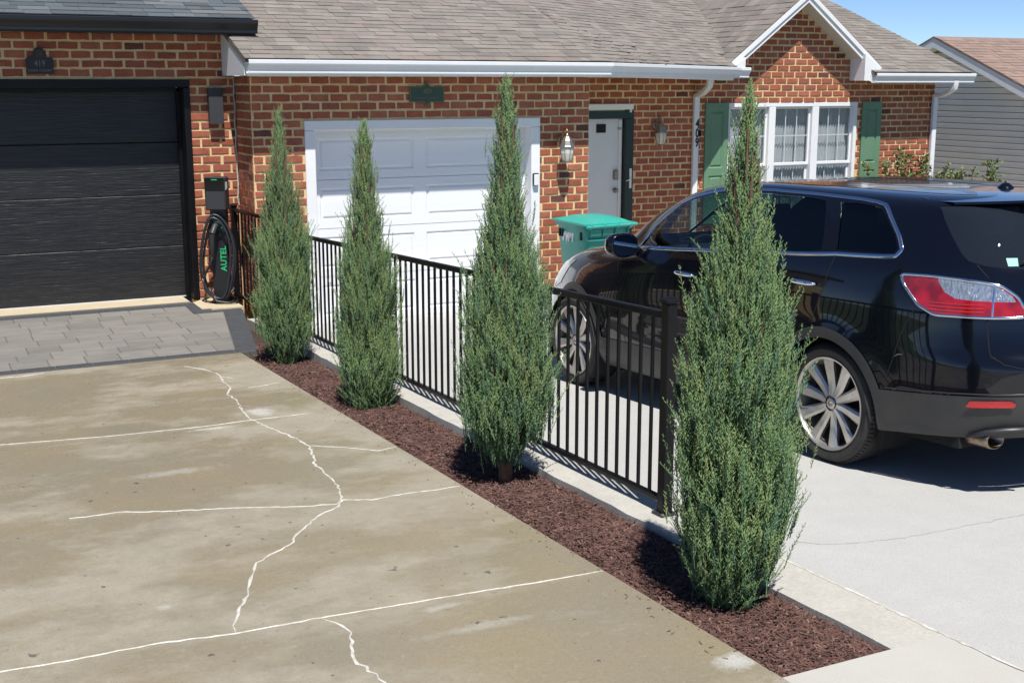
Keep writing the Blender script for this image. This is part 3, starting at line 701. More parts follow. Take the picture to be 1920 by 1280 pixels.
ch = [shingles(rf2, H2, E0+Vector((0, -.015, .003)), E1-E0, (0, 1, P2), 3.9, SH, cap=200, wts=wts),
      shingles(rf2, H2, E1+Vector((0, -.015, .003)), E2-E1, (0, 1, P2), 4.2, SH, cap=60, wts=wts),
      shingles(rf2, H2, Vector((12.62, 13.80, RZ+.003)), (RX-12.62, 0, 0), (0, 1, P2), 4.2, SH, cap=20, wts=wts),
      shingles(rf2, H2, Vector(up_(E2, 14.26))+Vector((0, 0, .003)), Vector(up_(EM, 14.26))-Vector(up_(E2, 14.26)), (0, 1, P2), 4.2, SH, cap=0, wts=wts),
      shingles(rf2, H2, Vector((gl, 16.6, 2.703)), (0, GY-16.6, 0), (1, 0, GP), (GX-gl)*math.hypot(1, GP)-.02, SH, cap=20, wts=[.2, .35, .1, .15, .2]),
      shingles(rf2, H2, Vector((gr_, GY, 2.703)), (0, 16.6-GY, 0), (-1, 0, GP), (GX-gl)*math.hypot(1, GP)-.02, SH, cap=0, wts=wts)]
stuff_shingles(rf2, ch, SH)
for (path, nm) in (([(3.19, 12.167, 2.752), (7.23, 12.167, 2.748), (10.2, 13.832, 2.732), (10.40, 13.86, 2.728)], 'gutter'), ([(12.62, 13.867, 2.664), (14.53, 13.867, 2.664)], 'gutter')):
    mb = MB(H2); extrude_path(mb, path, GUT); mb.build(nm, 'white_metal', h2)
mb = MB(H2); extrude_path(mb, [(3.2, 12.17, 2.735), (7.22, 12.17, 2.735), (10.2, 13.835, 2.70), (10.2, 14.19, 2.70)], [(0, 0), (0, -.14), (-.02, -.14), (-.02, 0)])
extrude_path(mb, [(12.60, 13.87, 2.65), (14.46, 13.87, 2.65)], [(0, 0), (0, -.10), (-.02, -.10), (-.02, 0)])
mb.prism([(12.185, 2.602), (13.07, 2.602), (13.07, EZ+P2*.94-.055), (12.185, EZ-.03)], 3.175, 3.20, 'x')
mb.prism([(13.90, 2.56), (15.5, 2.56), (15.5, RZ+P2*1.68-.055), (13.90, RZ-.03)], 14.42, 14.445, 'x')
mb.build('fascia', 'white_paint', h2)
mb = MB(H2); mb.prism([(3.2, 12.19), (7.22, 12.19), (10.17, 13.845), (10.17, 14.185), (7.2, 14.185), (7.2, 12.465), (3.2, 12.465)], 2.598, 2.608, 'z'); mb.prism([(12.6, 13.89), (14.42, 13.89), (14.42, 14.185), (12.6, 14.185)], 2.565, 2.575, 'z'); mb.build('soffit', 'soffit_vinyl', h2)
mb = MB(H2); mb.box(10.2, 12.6, 14.15, 14.185, 2.555, 2.6); 
# gable rake boards, their shadow mould and soffit panels
for sgn in (-1, 1):
    d = Vector((-sgn, 0, GP)).normalized(); half = (GR-2.70)/GP
    a = Vector((GX+sgn*half, 0, 2.70)); p = Vector((GX, 0, GR))
    pr = [(a.x, a.z-.02), (p.x, p.z-.02), (p.x, p.z-.175), (a.x-sgn*.21, a.z-.02-.0), ]
    low = [(a.x, a.z-.02), (p.x, p.z-.02), (p.x, p.z-.15), (a.x-sgn*.155, a.z-.15+.155*GP), (a.x-sgn*.155, a.z-.10), (a.x, a.z-.10)]
    s = MB(H2); s.prism(low, GY+.012, GY+.032); s.build('rake_board', 'white_paint', h2)
    s = MB(H2); s.prism([(a.x+sgn*.01, a.z-.012), (p.x, p.z-.005), (p.x, p.z-.075), (a.x-sgn*.05, a.z-.04)], GY-.010, GY+.012); s.build('rake_moulding', 'white_paint', h2)
    k = 15; L_ = half-.18
    for i in range(k):
        x0, x1 = GX+sgn*(L_*i/k+.002), GX+sgn*(L_*(i+1)/k-.002); zf = lambda x: GR-.145-abs(x-GX)*GP
        s = MB(H2); y0, y1 = GY+.034, YD-.002
        s.add([(x0, y0, zf(x0)), (x1, y0, zf(x1)), (x1, y1, zf(x1)), (x0, y1, zf(x0)), (x0, y0, zf(x0)+.01), (x1, y0, zf(x1)+.01), (x1, y1, zf(x1)+.01), (x0, y1, zf(x0)+.01)], [(0, 1, 2, 3), (7, 6, 5, 4), (0, 4, 5, 1), (1, 5, 6, 2), (2, 6, 7, 3), (3, 7, 4, 0)])
        s.build('soffit_panel', 'soffit_vinyl', h2)
s = MB(H2); s.prism([(12.50, 2.56), (12.86, 2.56), (12.86, 2.68), (12.50, 2.93)], 13.88, 14.19); s.build('eave_return', 'white_paint', h2)
s = MB(H2); s.prism([(10.13, 2.60), (10.42, 2.60), (10.42, 2.86), (10.13, 2.68)], 13.88, 14.19); s.build('eave_return', 'white_paint', h2)
# downspouts
def downspout(x, y, zt, xg, yg, zg, zb, x_in):
    s = MB(H2)
    def rect(path):
        base = len(s.v); P = [Vector(p) for p in path]
        for i, p in enumerate(P):
            t = (P[min(i+1, len(P)-1)]-P[max(i-1, 0)]).normalized(); side = Vector((1, 0, 0)); side = (side-t*side.dot(t)).normalized(); f = t.cross(side)
            for a, b in ((-1, -.7), (-.8, -1), (.8, -1), (1, -.7), (1, .7), (.8, 1), (-.8, 1), (-1, .7)): s.v.append(p+side*a*.042+f*b*.03-s.o)
        for i in range(len(P)-1):
            for k in range(8): s.f.append((base+i*8+k, base+i*8+(k+1) % 8, base+i*8+8+(k+1) % 8, base+i*8+8+k))
    pts = [(xg, yg, zg), (xg, yg, zg-.06)]
    A, B = Vector((xg, yg, zg-.10)), Vector((x, y, zt+.06))
    pts += [tuple(A+Vector((0, .01, -.01)))]+[tuple(A.lerp(B, k/5)+Vector((0, 0, -.03*math.sin(math.pi*k/5)))) for k in range(1, 5)]+[tuple(B), (x, y, zt-.02), (x, y, zb+.3), (x, y, zb)]
    rect(pts); return s
ds = downspout(9.835, 14.155, 2.30, 9.78, 13.78, 2.60, .05, 0).build('downspout', 'white_metal', h2, auto=40)
downspout(14.145, 14.155, 2.28, 14.17, 13.80, 2.56, .05, 0).build('downspout', 'white_metal', h2, auto=40)
for i, c in enumerate('409'):
    text_mesh('number', c, .165, 'sign_black', ds, T(*(Vector((9.842, 14.121, 1.985-i*.125))-H2)) @ FACE_MY, depth=.003, bold=.004, xs=.72)
# entry door
s = MB(H2); s.bbox(7.72, 7.84, YD-.03, YD+.12, .05, 2.07, .005); s.bbox(8.74, 8.865, YD-.03, YD+.12, .05, 2.07, .005); s.bbox(7.72, 8.865, YD-.0305, YD+.12, 2.072, 2.175, .005); s.build('door_frame', 'dark_green', h2)
s = MB(H2); s.bbox(7.70, 8.84, YD-.06, YD+.1, 2.19, 2.262, .006); s.box(8.79, 8.815, YD-.05, YD+.0, 2.15, 2.19); s.build('door_hood', 'white_paint', h2)
dr = MB(H2); dr.bbox(7.845, 8.735, YD+.05, YD+.10, .06, 2.07, .004); dro = dr.build('front_door', 'door_white', h2)
s = MB(H2); s.box(8.675, 8.72, YD+.038, YD+.05, .08, 2.05); s.build('weather_strip', 'white_paint', dro)
s = MB(H2); s.bbox(8.335, 8.475, YD+.035, YD+.0495, 1.89, 2.0, .003); s.build('door_window', 'dark_hole', dro)
s = MB(H2); s.bbox(8.60, 8.67, YD+.015, YD+.05, 1.27, 1.40, .01); s.build('keypad_lock', 'pewter', dro)
s = MB(H2); s.lathe([(0, -.06), (.022, -.058), (.03, -.045), (.024, -.02), (.034, -.012), (.036, 0)], (8.635, YD+.05, 1.13), 16, 'y'); s.tube([(8.635, YD+.0, 1.13), (8.57, YD-.005, 1.135)], .009, 6); s.build('door_knob', 'pewter', dro)
s = MB(H2); s.bbox(8.80, 8.835, YD-.045, YD-.031, 1.16, 1.42, .003); s.tube([(8.815, YD-.05, 1.30), (8.77, YD-.08, 1.27), (8.73, YD-.08, 1.262)], .007, 6); s.build('storm_door_handle', 'white_metal', h2)
s = MB(H2); s.bbox(8.66, 8.71, YD+.03, YD+.0495, 1.925, 1.955, .003); s.build('door_sensor', 'sticker', dro)
# triple window
wi = MB(H2); YF = YD+.03
x0, x1, z0, z1 = WIN
wi.bbox(x0, x1, YF-.035, YF+.10, z1-.062, z1-.002, .005); wi.bbox(x0, x1, YF-.045, YF+.10, z0, z0+.05, .005)
bars = [(x0, x0+.045), (11.10, 11.215), (11.865, 11.985), (x1-.055, x1)]
for a, b in bars: wi.bbox(a, b, YF-.0345, YF+.10, z0+.05, z1-.062, .005)
win = wi.build('window', 'white_paint', h2)
s = MB(H2); s.bbox(x0-.02, x1+.02, YD-.04, YD+.09, z0-.05, z0-.001, .006); s.build('window_sill', 'kerb_conc', win)
zm_ = 1.40
for a, b in ((x0+.045, 11.10), (11.215, 11.865), (11.985, x1-.055)):
    for (c, d, yy, nm) in ((zm_-.02, z1-.062, YF+.015, 'upper_sash'), (z0+.05, zm_-.021, YF+.05, 'lower_sash')):
        s = MB(H2); w_ = .03
        s.bbox(a, a+w_, yy, yy+.03, c, d, .003); s.bbox(b-w_, b, yy, yy+.03, c, d, .003); s.bbox(a+w_, b-w_, yy, yy+.03, c, c+.04, .003); s.bbox(a+w_, b-w_, yy, yy+.03, d-w_, d, .003)
        s.build(nm, 'white_paint', win)
        s = MB(H2); s.box(a+w_, b-w_, yy+.012, yy+.016, c+.04, d-w_); s.build('pane', 'window_glass', win)
        g = MB(H2)
        for k in (1, 2): xx = a+w_+(b-a-2*w_)*k/3; g.box(xx-.008, xx+.008, yy+.017, yy+.022, c+.04, d-w_)
        zz = (c+.04+d-w_)/2; g.box(a+w_, b-w_, yy+.0172, yy+.0218, zz-.008, zz+.008); g.build('muntin_grid', 'white_paint', win)
    V = []; F = []; n = 70
    for k in range(n+1):
        xx = a+(b-a)*k/n; yy = YD+.135+.012*math.sin(k*1.15+a*9)+.008*math.sin(k*2.7)
        V += [(xx-H2.x, yy-H2.y, z0+.05), (xx-H2.x, yy-H2.y, z1-.05)]
    mesh_obj('curtain', V, [(2*k, 2*k+2, 2*k+3, 2*k+1) for k in range(n)], 'curtain', win, smooth=True)
s = MB(H2); s.box(x0-.05, x1+.05, YD+.9, YD+.95, z0-.1, z1+.1); s.build('room_wall', 'room', win)
# shutters
for (a, b) in ((10.005, 10.385), (12.765, 13.125)):
    s = MB(H2); y = YD-.035; zz = [.62, .72, 1.28, 1.385, 2.155, 2.262]; xx = [a, a+.075, b-.075, b]
    for i in range(3):
        for j in range(5):
            if i == 1 and j in (1, 3): raised(s, xx[1], xx[2], zz[j], zz[j+1], y, .014, .012)
            else: s.add([(xx[i], y, zz[j]), (xx[i+1], y, zz[j]), (xx[i+1], y, zz[j+1]), (xx[i], y, zz[j+1])], [(0, 1, 2, 3)])
    s.add([(a, y, .62), (b, y, .62), (b, y, 2.262), (a, y, 2.262), (a, y+.026, .62), (b, y+.026, .62), (b, y+.026, 2.262), (a, y+.026, 2.262)], [(0, 4, 5, 1), (1, 5, 6, 2), (2, 6, 7, 3), (3, 7, 4, 0)])
    s.build('shutter', 'shutter_green', h2)
# small wall clip by the downspout
s = MB(H2); s.box(9.915, 9.945, YD-.03, YD-.008, 1.82, 1.90); s.build('cable_clip', 'black_metal', h2)

# sconces
def sconce(name, x, y, z, label, s_=1.0, body='brass'):
    e = empty(name, (x, y, z)); tag(e, label, 'wall lamp', 'coach lamps on the brick house')
    s = MB(); s.lathe([(0, -.03), (.028, -.028), (.04, -.012), (.045, 0)], (0, 0, .12), 18, 'y'); 
    arm = [(0, -.03, .12), (-.0, -.06, .19), (0, -.10, .235), (0, -.14, .225), (0, -.155, .19), (0, -.15, .165)]
    s.tube(arm, .010, 8); s.lathe([(0, .185), (.018, .18), (.026, .165), (.012, .15)], (0, -.15, 0), 14); s.build('arm', body, e, auto=50)
    s = MB(); s.lathe([(.012, .155), (.03, .148), (.06, .10), (.078, .045), (.084, .035), (.084, .02), (.078, .018)], (0, -.15, 0), 8); s.build('cap', 'pewter', e)
    s = MB(); s.lathe([(.074, .018), (.072, -.04), (.058, -.10), (.048, -.125)], (0, -.15, 0), 8); s.build('lamp_glass', 'frosted', e)
    s = MB()
    for k in range(8):
        q = 2*math.pi*k/8; s.tube([(r*math.cos(q), -.15+r*math.sin(q), h) for r, h in ((.076, .018), (.074, -.04), (.06, -.10), (.049, -.128))], .0035, 4)
    s.lathe([(.05, -.124), (.052, -.132), (.02, -.14), (0, -.142)], (0, -.15, 0), 8); s.build('cage', 'pewter', e)
    return e
sconce('coach_lamp', 6.83, YW-.012, 1.80, 'brass coach lamp in sun on the brick pier between garage door and front door')
sconce('coach_lamp', 9.20, YD-.012, 1.86, 'dull coach lamp in shade on the brick right of the front door', body='pewter')
# green plaque
pg = empty('address_plaque', (5.20, YW-.022, 2.412)); tag(pg, 'green star ended address plaque reading 409 above the white garage door', 'plaque')
out = [(-.197, -.082), (-.035, -.082), (0, -.122), (.035, -.082), (.197, -.082), (.197, .082), (.035, .082), (0, .132), (-.035, .082), (-.197, .082)]
s = MB(); s.prism(out, -.008, .012); s.build('rim', 'sign_gold', pg)
s = MB(); s.prism([(x*.955, z*.90) for x, z in out], -.0105, -.0081); s.build('plate', 'sign_green', pg)
text_mesh('lettering', '409', .078, 'sign_gold', pg, T(0, -.0115, .028) @ FACE_MY, xs=.85)
text_mesh('lettering', 'MARA COURT', .036, 'sign_gold', pg, T(0, -.0115, -.042) @ FACE_MY)
# garage keypad
kp = empty('garage_keypad', (6.50, YW-.024, 1.475)); tag(kp, 'small grey keypad box on the white garage door trim', 'keypad')
s = MB(); s.bbox(-.035, .035, -.03, 0, -.075, .065, .006); s.build('case', 'plastic_grey', kp)
s = MB(); s.bbox(-.03, .03, -.042, -.031, -.07, .05, .005); s.build('flip_cover', 'white_metal', kp)

# ---------------------------------------------------------------- siding house far right
H3 = Vector((17, 16.8, 0)); h3 = empty('siding_house', H3); tag(h3, 'grey vinyl sided house with pinkish roof at the right edge', 'house')
SX, RY, RZ3, P3 = 17.0, 16.85, 3.33, .415
zr3 = lambda y: RZ3-.02-abs(y-RY)*P3
mb = MB(H3); mb.prism([(11.2, -.1), (22.5, -.1), (22.5, zr3(22.5)-.12), (RY, RZ3-.14), (11.2, zr3(11.2)-.12)], SX+.05, SX+.2, 'x'); mb.build('wall', 'siding', h3)
z = .0
while z < RZ3-.2:
    lim = min(5.6, (RZ3-.16-(z+.1016))/P3); y0, y1 = RY-lim, RY+lim
    if lim > .1:
        s = MB(H3); s.add([(SX-.030, y0, z+.015), (SX-.030, y1, z+.015), (SX+.004, y1, z+.1016), (SX+.004, y0, z+.1016), (SX+.03, y0, z+.013), (SX+.03, y1, z+.013)], [(0, 3, 2, 1), (0, 1, 5, 4)]); s.build('siding_board', 'siding', h3)
    z += .1016
mb = MB(H3); sheet(mb, [(SX-.3, RY, RZ3), (SX-.3, 10.9, RZ3-(RY-10.9)*P3), (30, 10.9, RZ3-(RY-10.9)*P3), (30, RY, RZ3)], .03); sheet(mb, [(SX-.3, RY, RZ3), (30, RY, RZ3), (30, 22.8, RZ3-5.95*P3), (SX-.3, 22.8, RZ3-5.95*P3)], .03); rf3 = mb.build('roof', 'pink_shingle0', h3)
ch = shingles(rf3, H3, (SX-.3, 13.4, RZ3-(RY-13.4)*P3+.003), (6.5, 0, 0), (0, 1, P3), 3.73, SP, cap=120, wts=[.4, .3, .3])
stuff_shingles(rf3, [ch], SP)
for (ya, yb) in ((RY, 10.9), (RY, 22.8)):
    s = MB(H3); za = RZ3; zb = RZ3-abs(yb-RY)*P3
    s.add([(xx, y, z_) for xx in (SX-.292, SX-.268) for (y, z_) in ((ya, za-.025), (yb, zb-.025), (yb, zb-.19), (ya, za-.19))], [(0, 1, 2, 3), (7, 6, 5, 4), (0, 4, 5, 1), (1, 5, 6, 2), (2, 6, 7, 3), (3, 7, 4, 0)]); s.build('rake_board', 'white_paint', h3)
    s = MB(H3); s.add([(SX-.27, ya, za-.16), (SX+.01, ya, za-.16), (SX+.01, yb, zb-.16), (SX-.27, yb, zb-.16)], [(0, 1, 2, 3)]); s.build('soffit', 'soffit_vinyl', h3)
s = MB(H3); s.bbox(19.6, 28, RY-.12, RY+.12, RZ3+.0, RZ3+.05, .02); s.build('ridge_vent', 'black_metal', h3)
# ================================================================ RAILING
FX = 3.32
fe = empty('metal_railing', (FX, 5.0, zk(5.0))); tag(fe, 'black metal picket railing running along the kerb beside the mulch bed', 'railing')
FO = Vector((FX, 5.0, zk(5.0)))
ft = lambda y: 1.449-(y-4.95)*(1.449-1.197)/(10.69-4.95); fb = lambda y: zk(y)+.055
def fence_panel(pa, pb, tz, bz, first=True):
    pa, pb = Vector((*pa, 0)), Vector((*pb, 0)); L_ = (pb-pa).length; d = (pb-pa).normalized(); n = Vector((-d.y, d.x, 0))
    def bar(name, zf, h, w):
        s = MB(FO); a, b = pa, pb
        for off in (0,):
            V = []
            for p in (a, b):
                for (sx, sz) in ((-1, -.6), (-.7, -1), (.7, -1), (1, -.6), (1, .6), (.7, 1), (-.7, 1), (-1, .6)): q = p+n*sx*w/2; V.append((q.x, q.y, zf(p.y)+sz*h/2))
            s.add(V, [(i, (i+1) % 8, 8+(i+1) % 8, 8+i) for i in range(8)]+[tuple(range(8)), tuple(range(15, 7, -1))])
        s.build(name, 'black_metal', fe)
    bar('top_rail', lambda y: tz(y)-.018, .036, .034); bar('bottom_rail', lambda y: bz(y)+.016, .032, .030)
    k = int(L_/.113); 
    for i in range(1, k+1):
        p = pa+d*(L_*i/(k+1)); s = MB(FO); s.bbox(p.x-.008, p.x+.008, p.y-.008, p.y+.008, bz(p.y)+.03, tz(p.y)-.035, .002); s.build('picket', 'black_metal', fe)
def fence_post(x, y, zb, zt):
    s = MB(FO); s.bbox(x-.029, x+.029, y-.029, y+.029, zb+.004, zt, .004); po = s.build('post', 'black_metal', fe)
    s = MB(FO); s.bbox(x-.038, x+.038, y-.038, y+.038, zt+.001, zt+.022, .005); s.add([(x-.033, y-.033, zt+.022), (x+.033, y-.033, zt+.022), (x+.033, y+.033, zt+.022), (x-.033, y+.033, zt+.022), (x, y, zt+.036)], [(0, 1, 4), (1, 2, 4), (2, 3, 4), (3, 0, 4)]); s.build('post_cap', 'black_metal', po)
    s = MB(FO); s.bbox(x-.048, x+.048, y-.048, y+.048, zb-.002, zb+.010, .003); s.build('base_plate', 'cladding', po)
    for a in (-1, 1):
        for b in (-1, 1):
            s = MB(FO); s.lathe([(0, .024), (.008, .022), (.009, .014)], (x+a*.038, y+b*.038, zb-.004), 6); s.build('bolt', 'steel', po)
YP = [4.95, 6.85, 9.3, 11.7]
for i, y in enumerate(YP):
    fence_post(FX, y, zk(y), (ft(y)+.045) if i == 0 else ft(y)+.01)
for a, b in zip(YP, YP[1:]): fence_panel((FX, a+.034), (FX, b-.034), ft, fb)
fence_post(3.215, 13.02, .29, 1.26)
fence_panel((FX-.004, YP[-1]+.036), (3.22, 12.98), lambda y: 1.245-(y-11.6)*.0, lambda y: .30)

# ================================================================ CHARGER
ev = empty('vehicle_charger', (3.0, 12.78, .294), math.radians(-30)); tag(ev, 'black electric vehicle charging pedestal with coiled cable and green lettering', 'charger')
s = MB(); s.bbox(-.085, .085, -.02, .06, .012, 1.02, .008); s.build('pedestal', 'plastic_black', ev)
s = MB(); s.bbox(-.06, .06, .0, .05, 1.021, 1.30, .006); s.build('neck', 'plastic_black', ev)
s = MB(); s.bbox(-.12, .12, -.08, .12, 0, .011, .004); s.build('base_plate', 'black_metal', ev)
s = MB(); s.bbox(-.105, .105, -.10, .06, .965, 1.30, .012); hd = s.build('charger_head', 'plastic_grey', ev)
s = MB(); s.bbox(-.101, .101, -.1035, -.1005, 1.165, 1.296, .001); s.build('screen', 'screen_black', hd)
s = MB(); s.bbox(-.03, .03, -.1055, -.1037, 1.270, 1.280, .001); s.build('status_light', 'logo_green', hd)
s = MB(); s.box(.1052, .107, -.07, -.045, 1.17, 1.25); s.box(.1052, .107, -.03, -.01, 1.18, 1.25); s.build('spec_label', 'white_decal', hd)
s = MB(); s.prism([(.085*math.cos(a), .80+.105*math.sin(a)) for a in np.linspace(0, 2*math.pi, 28)[:-1]], -.045, -.021); hol = s.build('holster', 'plastic_black', ev, auto=40)
s = MB(); s.lathe([(.050, -.048), (.056, -.050), (.056, -.044)], (0, 0, .815), 28, 'y'); s.build('ring_light', 'logo_green', hol)
s = MB(); s.tube([(0, -.045, .815), (-.015, -.105, .80), (-.032, -.145, .73)], [.030, .032, .030], 12); s.tube([(-.032, -.145, .73), (-.040, -.14, .64), (-.045, -.13, .53), (-.046, -.125, .50)], [.030, .026, .024, .013], 12); s.build('plug', 'plastic_grey', ev, auto=50)
s = MB(); s.tube([(0, -.046, .818), (-.002, -.062, .818)], [.036, .034], 16); s.build('plug_collar', 'pewter', ev)
for (t, x) in (('AUTEL', .040),):
    text_mesh('lettering', t, .085, 'logo_green', ev, T(x, -.0225, .46) @ FACE_MY @ Matrix.Rotation(math.pi/2, 4, 'Z'), depth=.001, bold=.002, spacing=1.05)
random.seed(5)
pts = [(-.046, -.125, .505), (-.07, -.12, .42), (-.13, -.1, .33), (-.165, -.08, .24)]
loops = []
for (cx, cz, rx, rz_, y, ph) in ((-.01, .48, .175, .44, -.085, 0), (.005, .46, .165, .43, -.06, .15), (-.02, .47, .155, .42, -.105, -.1)):
    L_ = []
    for k in range(33):
        a = math.radians(215)+ph-2*math.pi*k/32
        L_.append((cx+rx*math.cos(a)*(1+.12*math.sin(a)*-1)+.012*math.sin(3*a+ph), y+.014*math.sin(2*a+ph), cz+rz_*math.sin(a)))
    loops.append(L_)
cab = [loops[0][-1]]
s = MB()
for L_ in loops: s.tube(L_, .0125, 8)
s.tube(pts+[(-.15, -.09, .14), (-.06, -.09, .06), (.06, -.09, .05), (.15, -.07, .16)], .0125, 8); s.tube([(-.10, -.1, .10), (-.02, -.13, .03), (.08, -.13, .018), (.17, -.08, .02), (.16, .02, .02)], .0125, 8)
s.build('cable', 'cable', ev, smooth=True)

# ================================================================ BIN
bn = empty('wheeled_bin', (6.73, 11.54, zr(11.54)), 0); bn.scale = (1, 1, 1.05); tag(bn, 'green wheeled waste bin with white WM logo standing by the front door', 'bin')
def frus(mb, x0, x1, y0, y1, z0, X0, X1, Y0, Y1, z1, r=.05):
    def ring(a, b, c, d, z): return [(a+r, c, z), (b-r, c, z), (b-r*.3, c+r*.3, z), (b, c+r, z), (b, d-r, z), (b-r*.3, d-r*.3, z), (b-r, d, z), (a+r, d, z), (a+r*.3, d-r*.3, z), (a, d-r, z), (a, c+r, z), (a+r*.3, c+r*.3, z)]
    A, B = ring(x0, x1, y0, y1, z0), ring(X0, X1, Y0, Y1, z1)
    mb.add(A+B, [(i, (i+1) % 12, 12+(i+1) % 12, 12+i) for i in range(12)]+[tuple(reversed(range(12))), tuple(range(12, 24))])
s = MB(); frus(s, -.21, .21, -.22, .22, .06, -.275, .275, -.325, .325, .93); s.build('body', 'bin_green', bn, auto=45, bevel=.0)
s = MB(); frus(s, -.295, .295, -.345, .345, .935, -.298, .298, -.348, .348, .985); s.build('collar', 'bin_green', bn, auto=45)
# lid, slightly crowned, hinge along the near side
V = []; F = []; n = 10
for i in range(n+1):
    for j in range(n+1):
        a, b = -1+2*i/n, -1+2*j/n; x, y = a*.312, b*.365
        z = .992+.055*(1-abs(a)**3)*(1-abs(b)**3)
        V.append((x, y, z))
for i in range(n):
    for j in range(n): F.append((i*11+j, (i+1)*11+j, (i+1)*11+j+1, i*11+j+1))
m_ = len(V); ring = [i*11 for i in range(11)]+[110+j for j in range(1, 11)]+[i*11+10 for i in range(9, -1, -1)]+[j for j in range(9, 0, -1)]
for r in ring: V.append((V[r][0]*1.004, V[r][1]*1.004, .974))
for k in range(len(ring)): F.append((ring[k], m_+k, m_+(k+1) % len(ring), ring[(k+1) % len(ring)]))
o = mesh_obj('lid', V, F, 'bin_lid', bn, smooth=True); o.data.set_sharp_from_angle(angle=math.radians(40))
s = MB(); s.tube([(-.30, -.385, .965), (.31, -.385, .975)], .016, 10)
for x in (-.24, -.08, .08, .24): s.prism([(-.34, .93), (-.395, .955), (-.40, .985), (-.36, .99)], x-.012, x+.012, 'x')
s.build('handle', 'bin_lid', bn, auto=40)
s = MB()
for x in (-.22, -.07, .08, .23): s.prism([(-.30, .80), (-.345, .90), (-.345, .93), (-.31, .93)], x-.008, x+.008, 'x')
s.box(-.25, .25, -.335, -.300, .82, .835); s.build('hinge_ribs', 'bin_green', bn)
s = MB()
for y in (-.22, .24, .18): s.box(-.286, -.262, y-.012, y+.012, .82, .90)
s.build('side_slot', 'dark_hole', bn)
tl = Matrix.Rotation(math.radians(-4), 4, 'Y')
for (t, y, bold, nm) in (('W', .13, .009, 'logo'), ('M', .005, .002, 'logo')):
    text_mesh(nm, t, .17, 'white_decal', bn, T(-.2715, y, .838) @ Matrix.Rotation(math.radians(4.3), 4, 'Y') @ Matrix.Rotation(-math.pi/2, 4, 'Z') @ FACE_MY, depth=.002, bold=bold, xs=.95)
for x in (-.2, .2):
    s = MB(); s.lathe([(0, -.03), (.10, -.03), (.125, -.02), (.125, .02), (.10, .03), (0, .03)], (x, -.22, .125), 20, 'x'); s.build('wheel', 'plastic_black', bn, auto=40)

# ================================================================ JUNIPERS
def sprig_template(seed, n_tw=18, L_=.2):
    """one upright whip: a bent thread clothed with short scale twigs"""
    r = np.random.default_rng(seed); V = []; F = []; tipf = []
    def cone(p, d, l, rad, tip):
        d = d/np.linalg.norm(d); a = np.cross(d, [0.3, .7, .2]); a /= np.linalg.norm(a); b = np.cross(d, a); n = len(V)
        for k in range(3): q = 2*np.pi*k/3; V.append(p+d*l*.22+(a*np.cos(q)+b*np.sin(q))*rad)
        V.append(p); V.append(p+d*l)
        for k in range(3): k2 = (k+1) % 3; F.append((n+k, n+k2, n+4)); tipf.append(tip)
    b1, b2 = r.normal(0, .10, 2); w1 = r.uniform(0, 6); 
    P = lambda t: np.array([b1*t*t*L_+.006*np.sin(4*t+w1)*t, b2*t*t*L_+.006*np.cos(5*t+w1)*t, t*L_])
    ts = np.linspace(0, 1, 5); base = len(V)
    for t in ts:
        for k in range(3): q = 2*np.pi*k/3; V.append(P(t)+np.array([np.cos(q), np.sin(q), 0])*(.0030*(1-.75*t)))
    for i in range(4):
        for k in range(3):
            a_, b_ = base+3*i+k, base+3*i+(k+1) % 3; F += [(a_, b_, b_+3), (a_, b_+3, a_+3)]; tipf += [0, 0]
    for i in range(n_tw):
        t = .12+.88*i/n_tw+r.normal(0, .015); q = i*2.4+r.normal(0, .5); sp = r.uniform(.34, .62)
        d = np.array([np.cos(q)*sp, np.sin(q)*sp, .85]); cone(P(t), d, r.uniform(.018, .036)*(1.25-.6*t), .0029*r.uniform(.8, 1.3), 1 if t > .62 else 0)
    return np.array(V), np.array(F), np.array(tipf), L_
SPR = [sprig_template(i, n_tw=19+i % 4, L_=.15+.018*i) for i in range(8)]
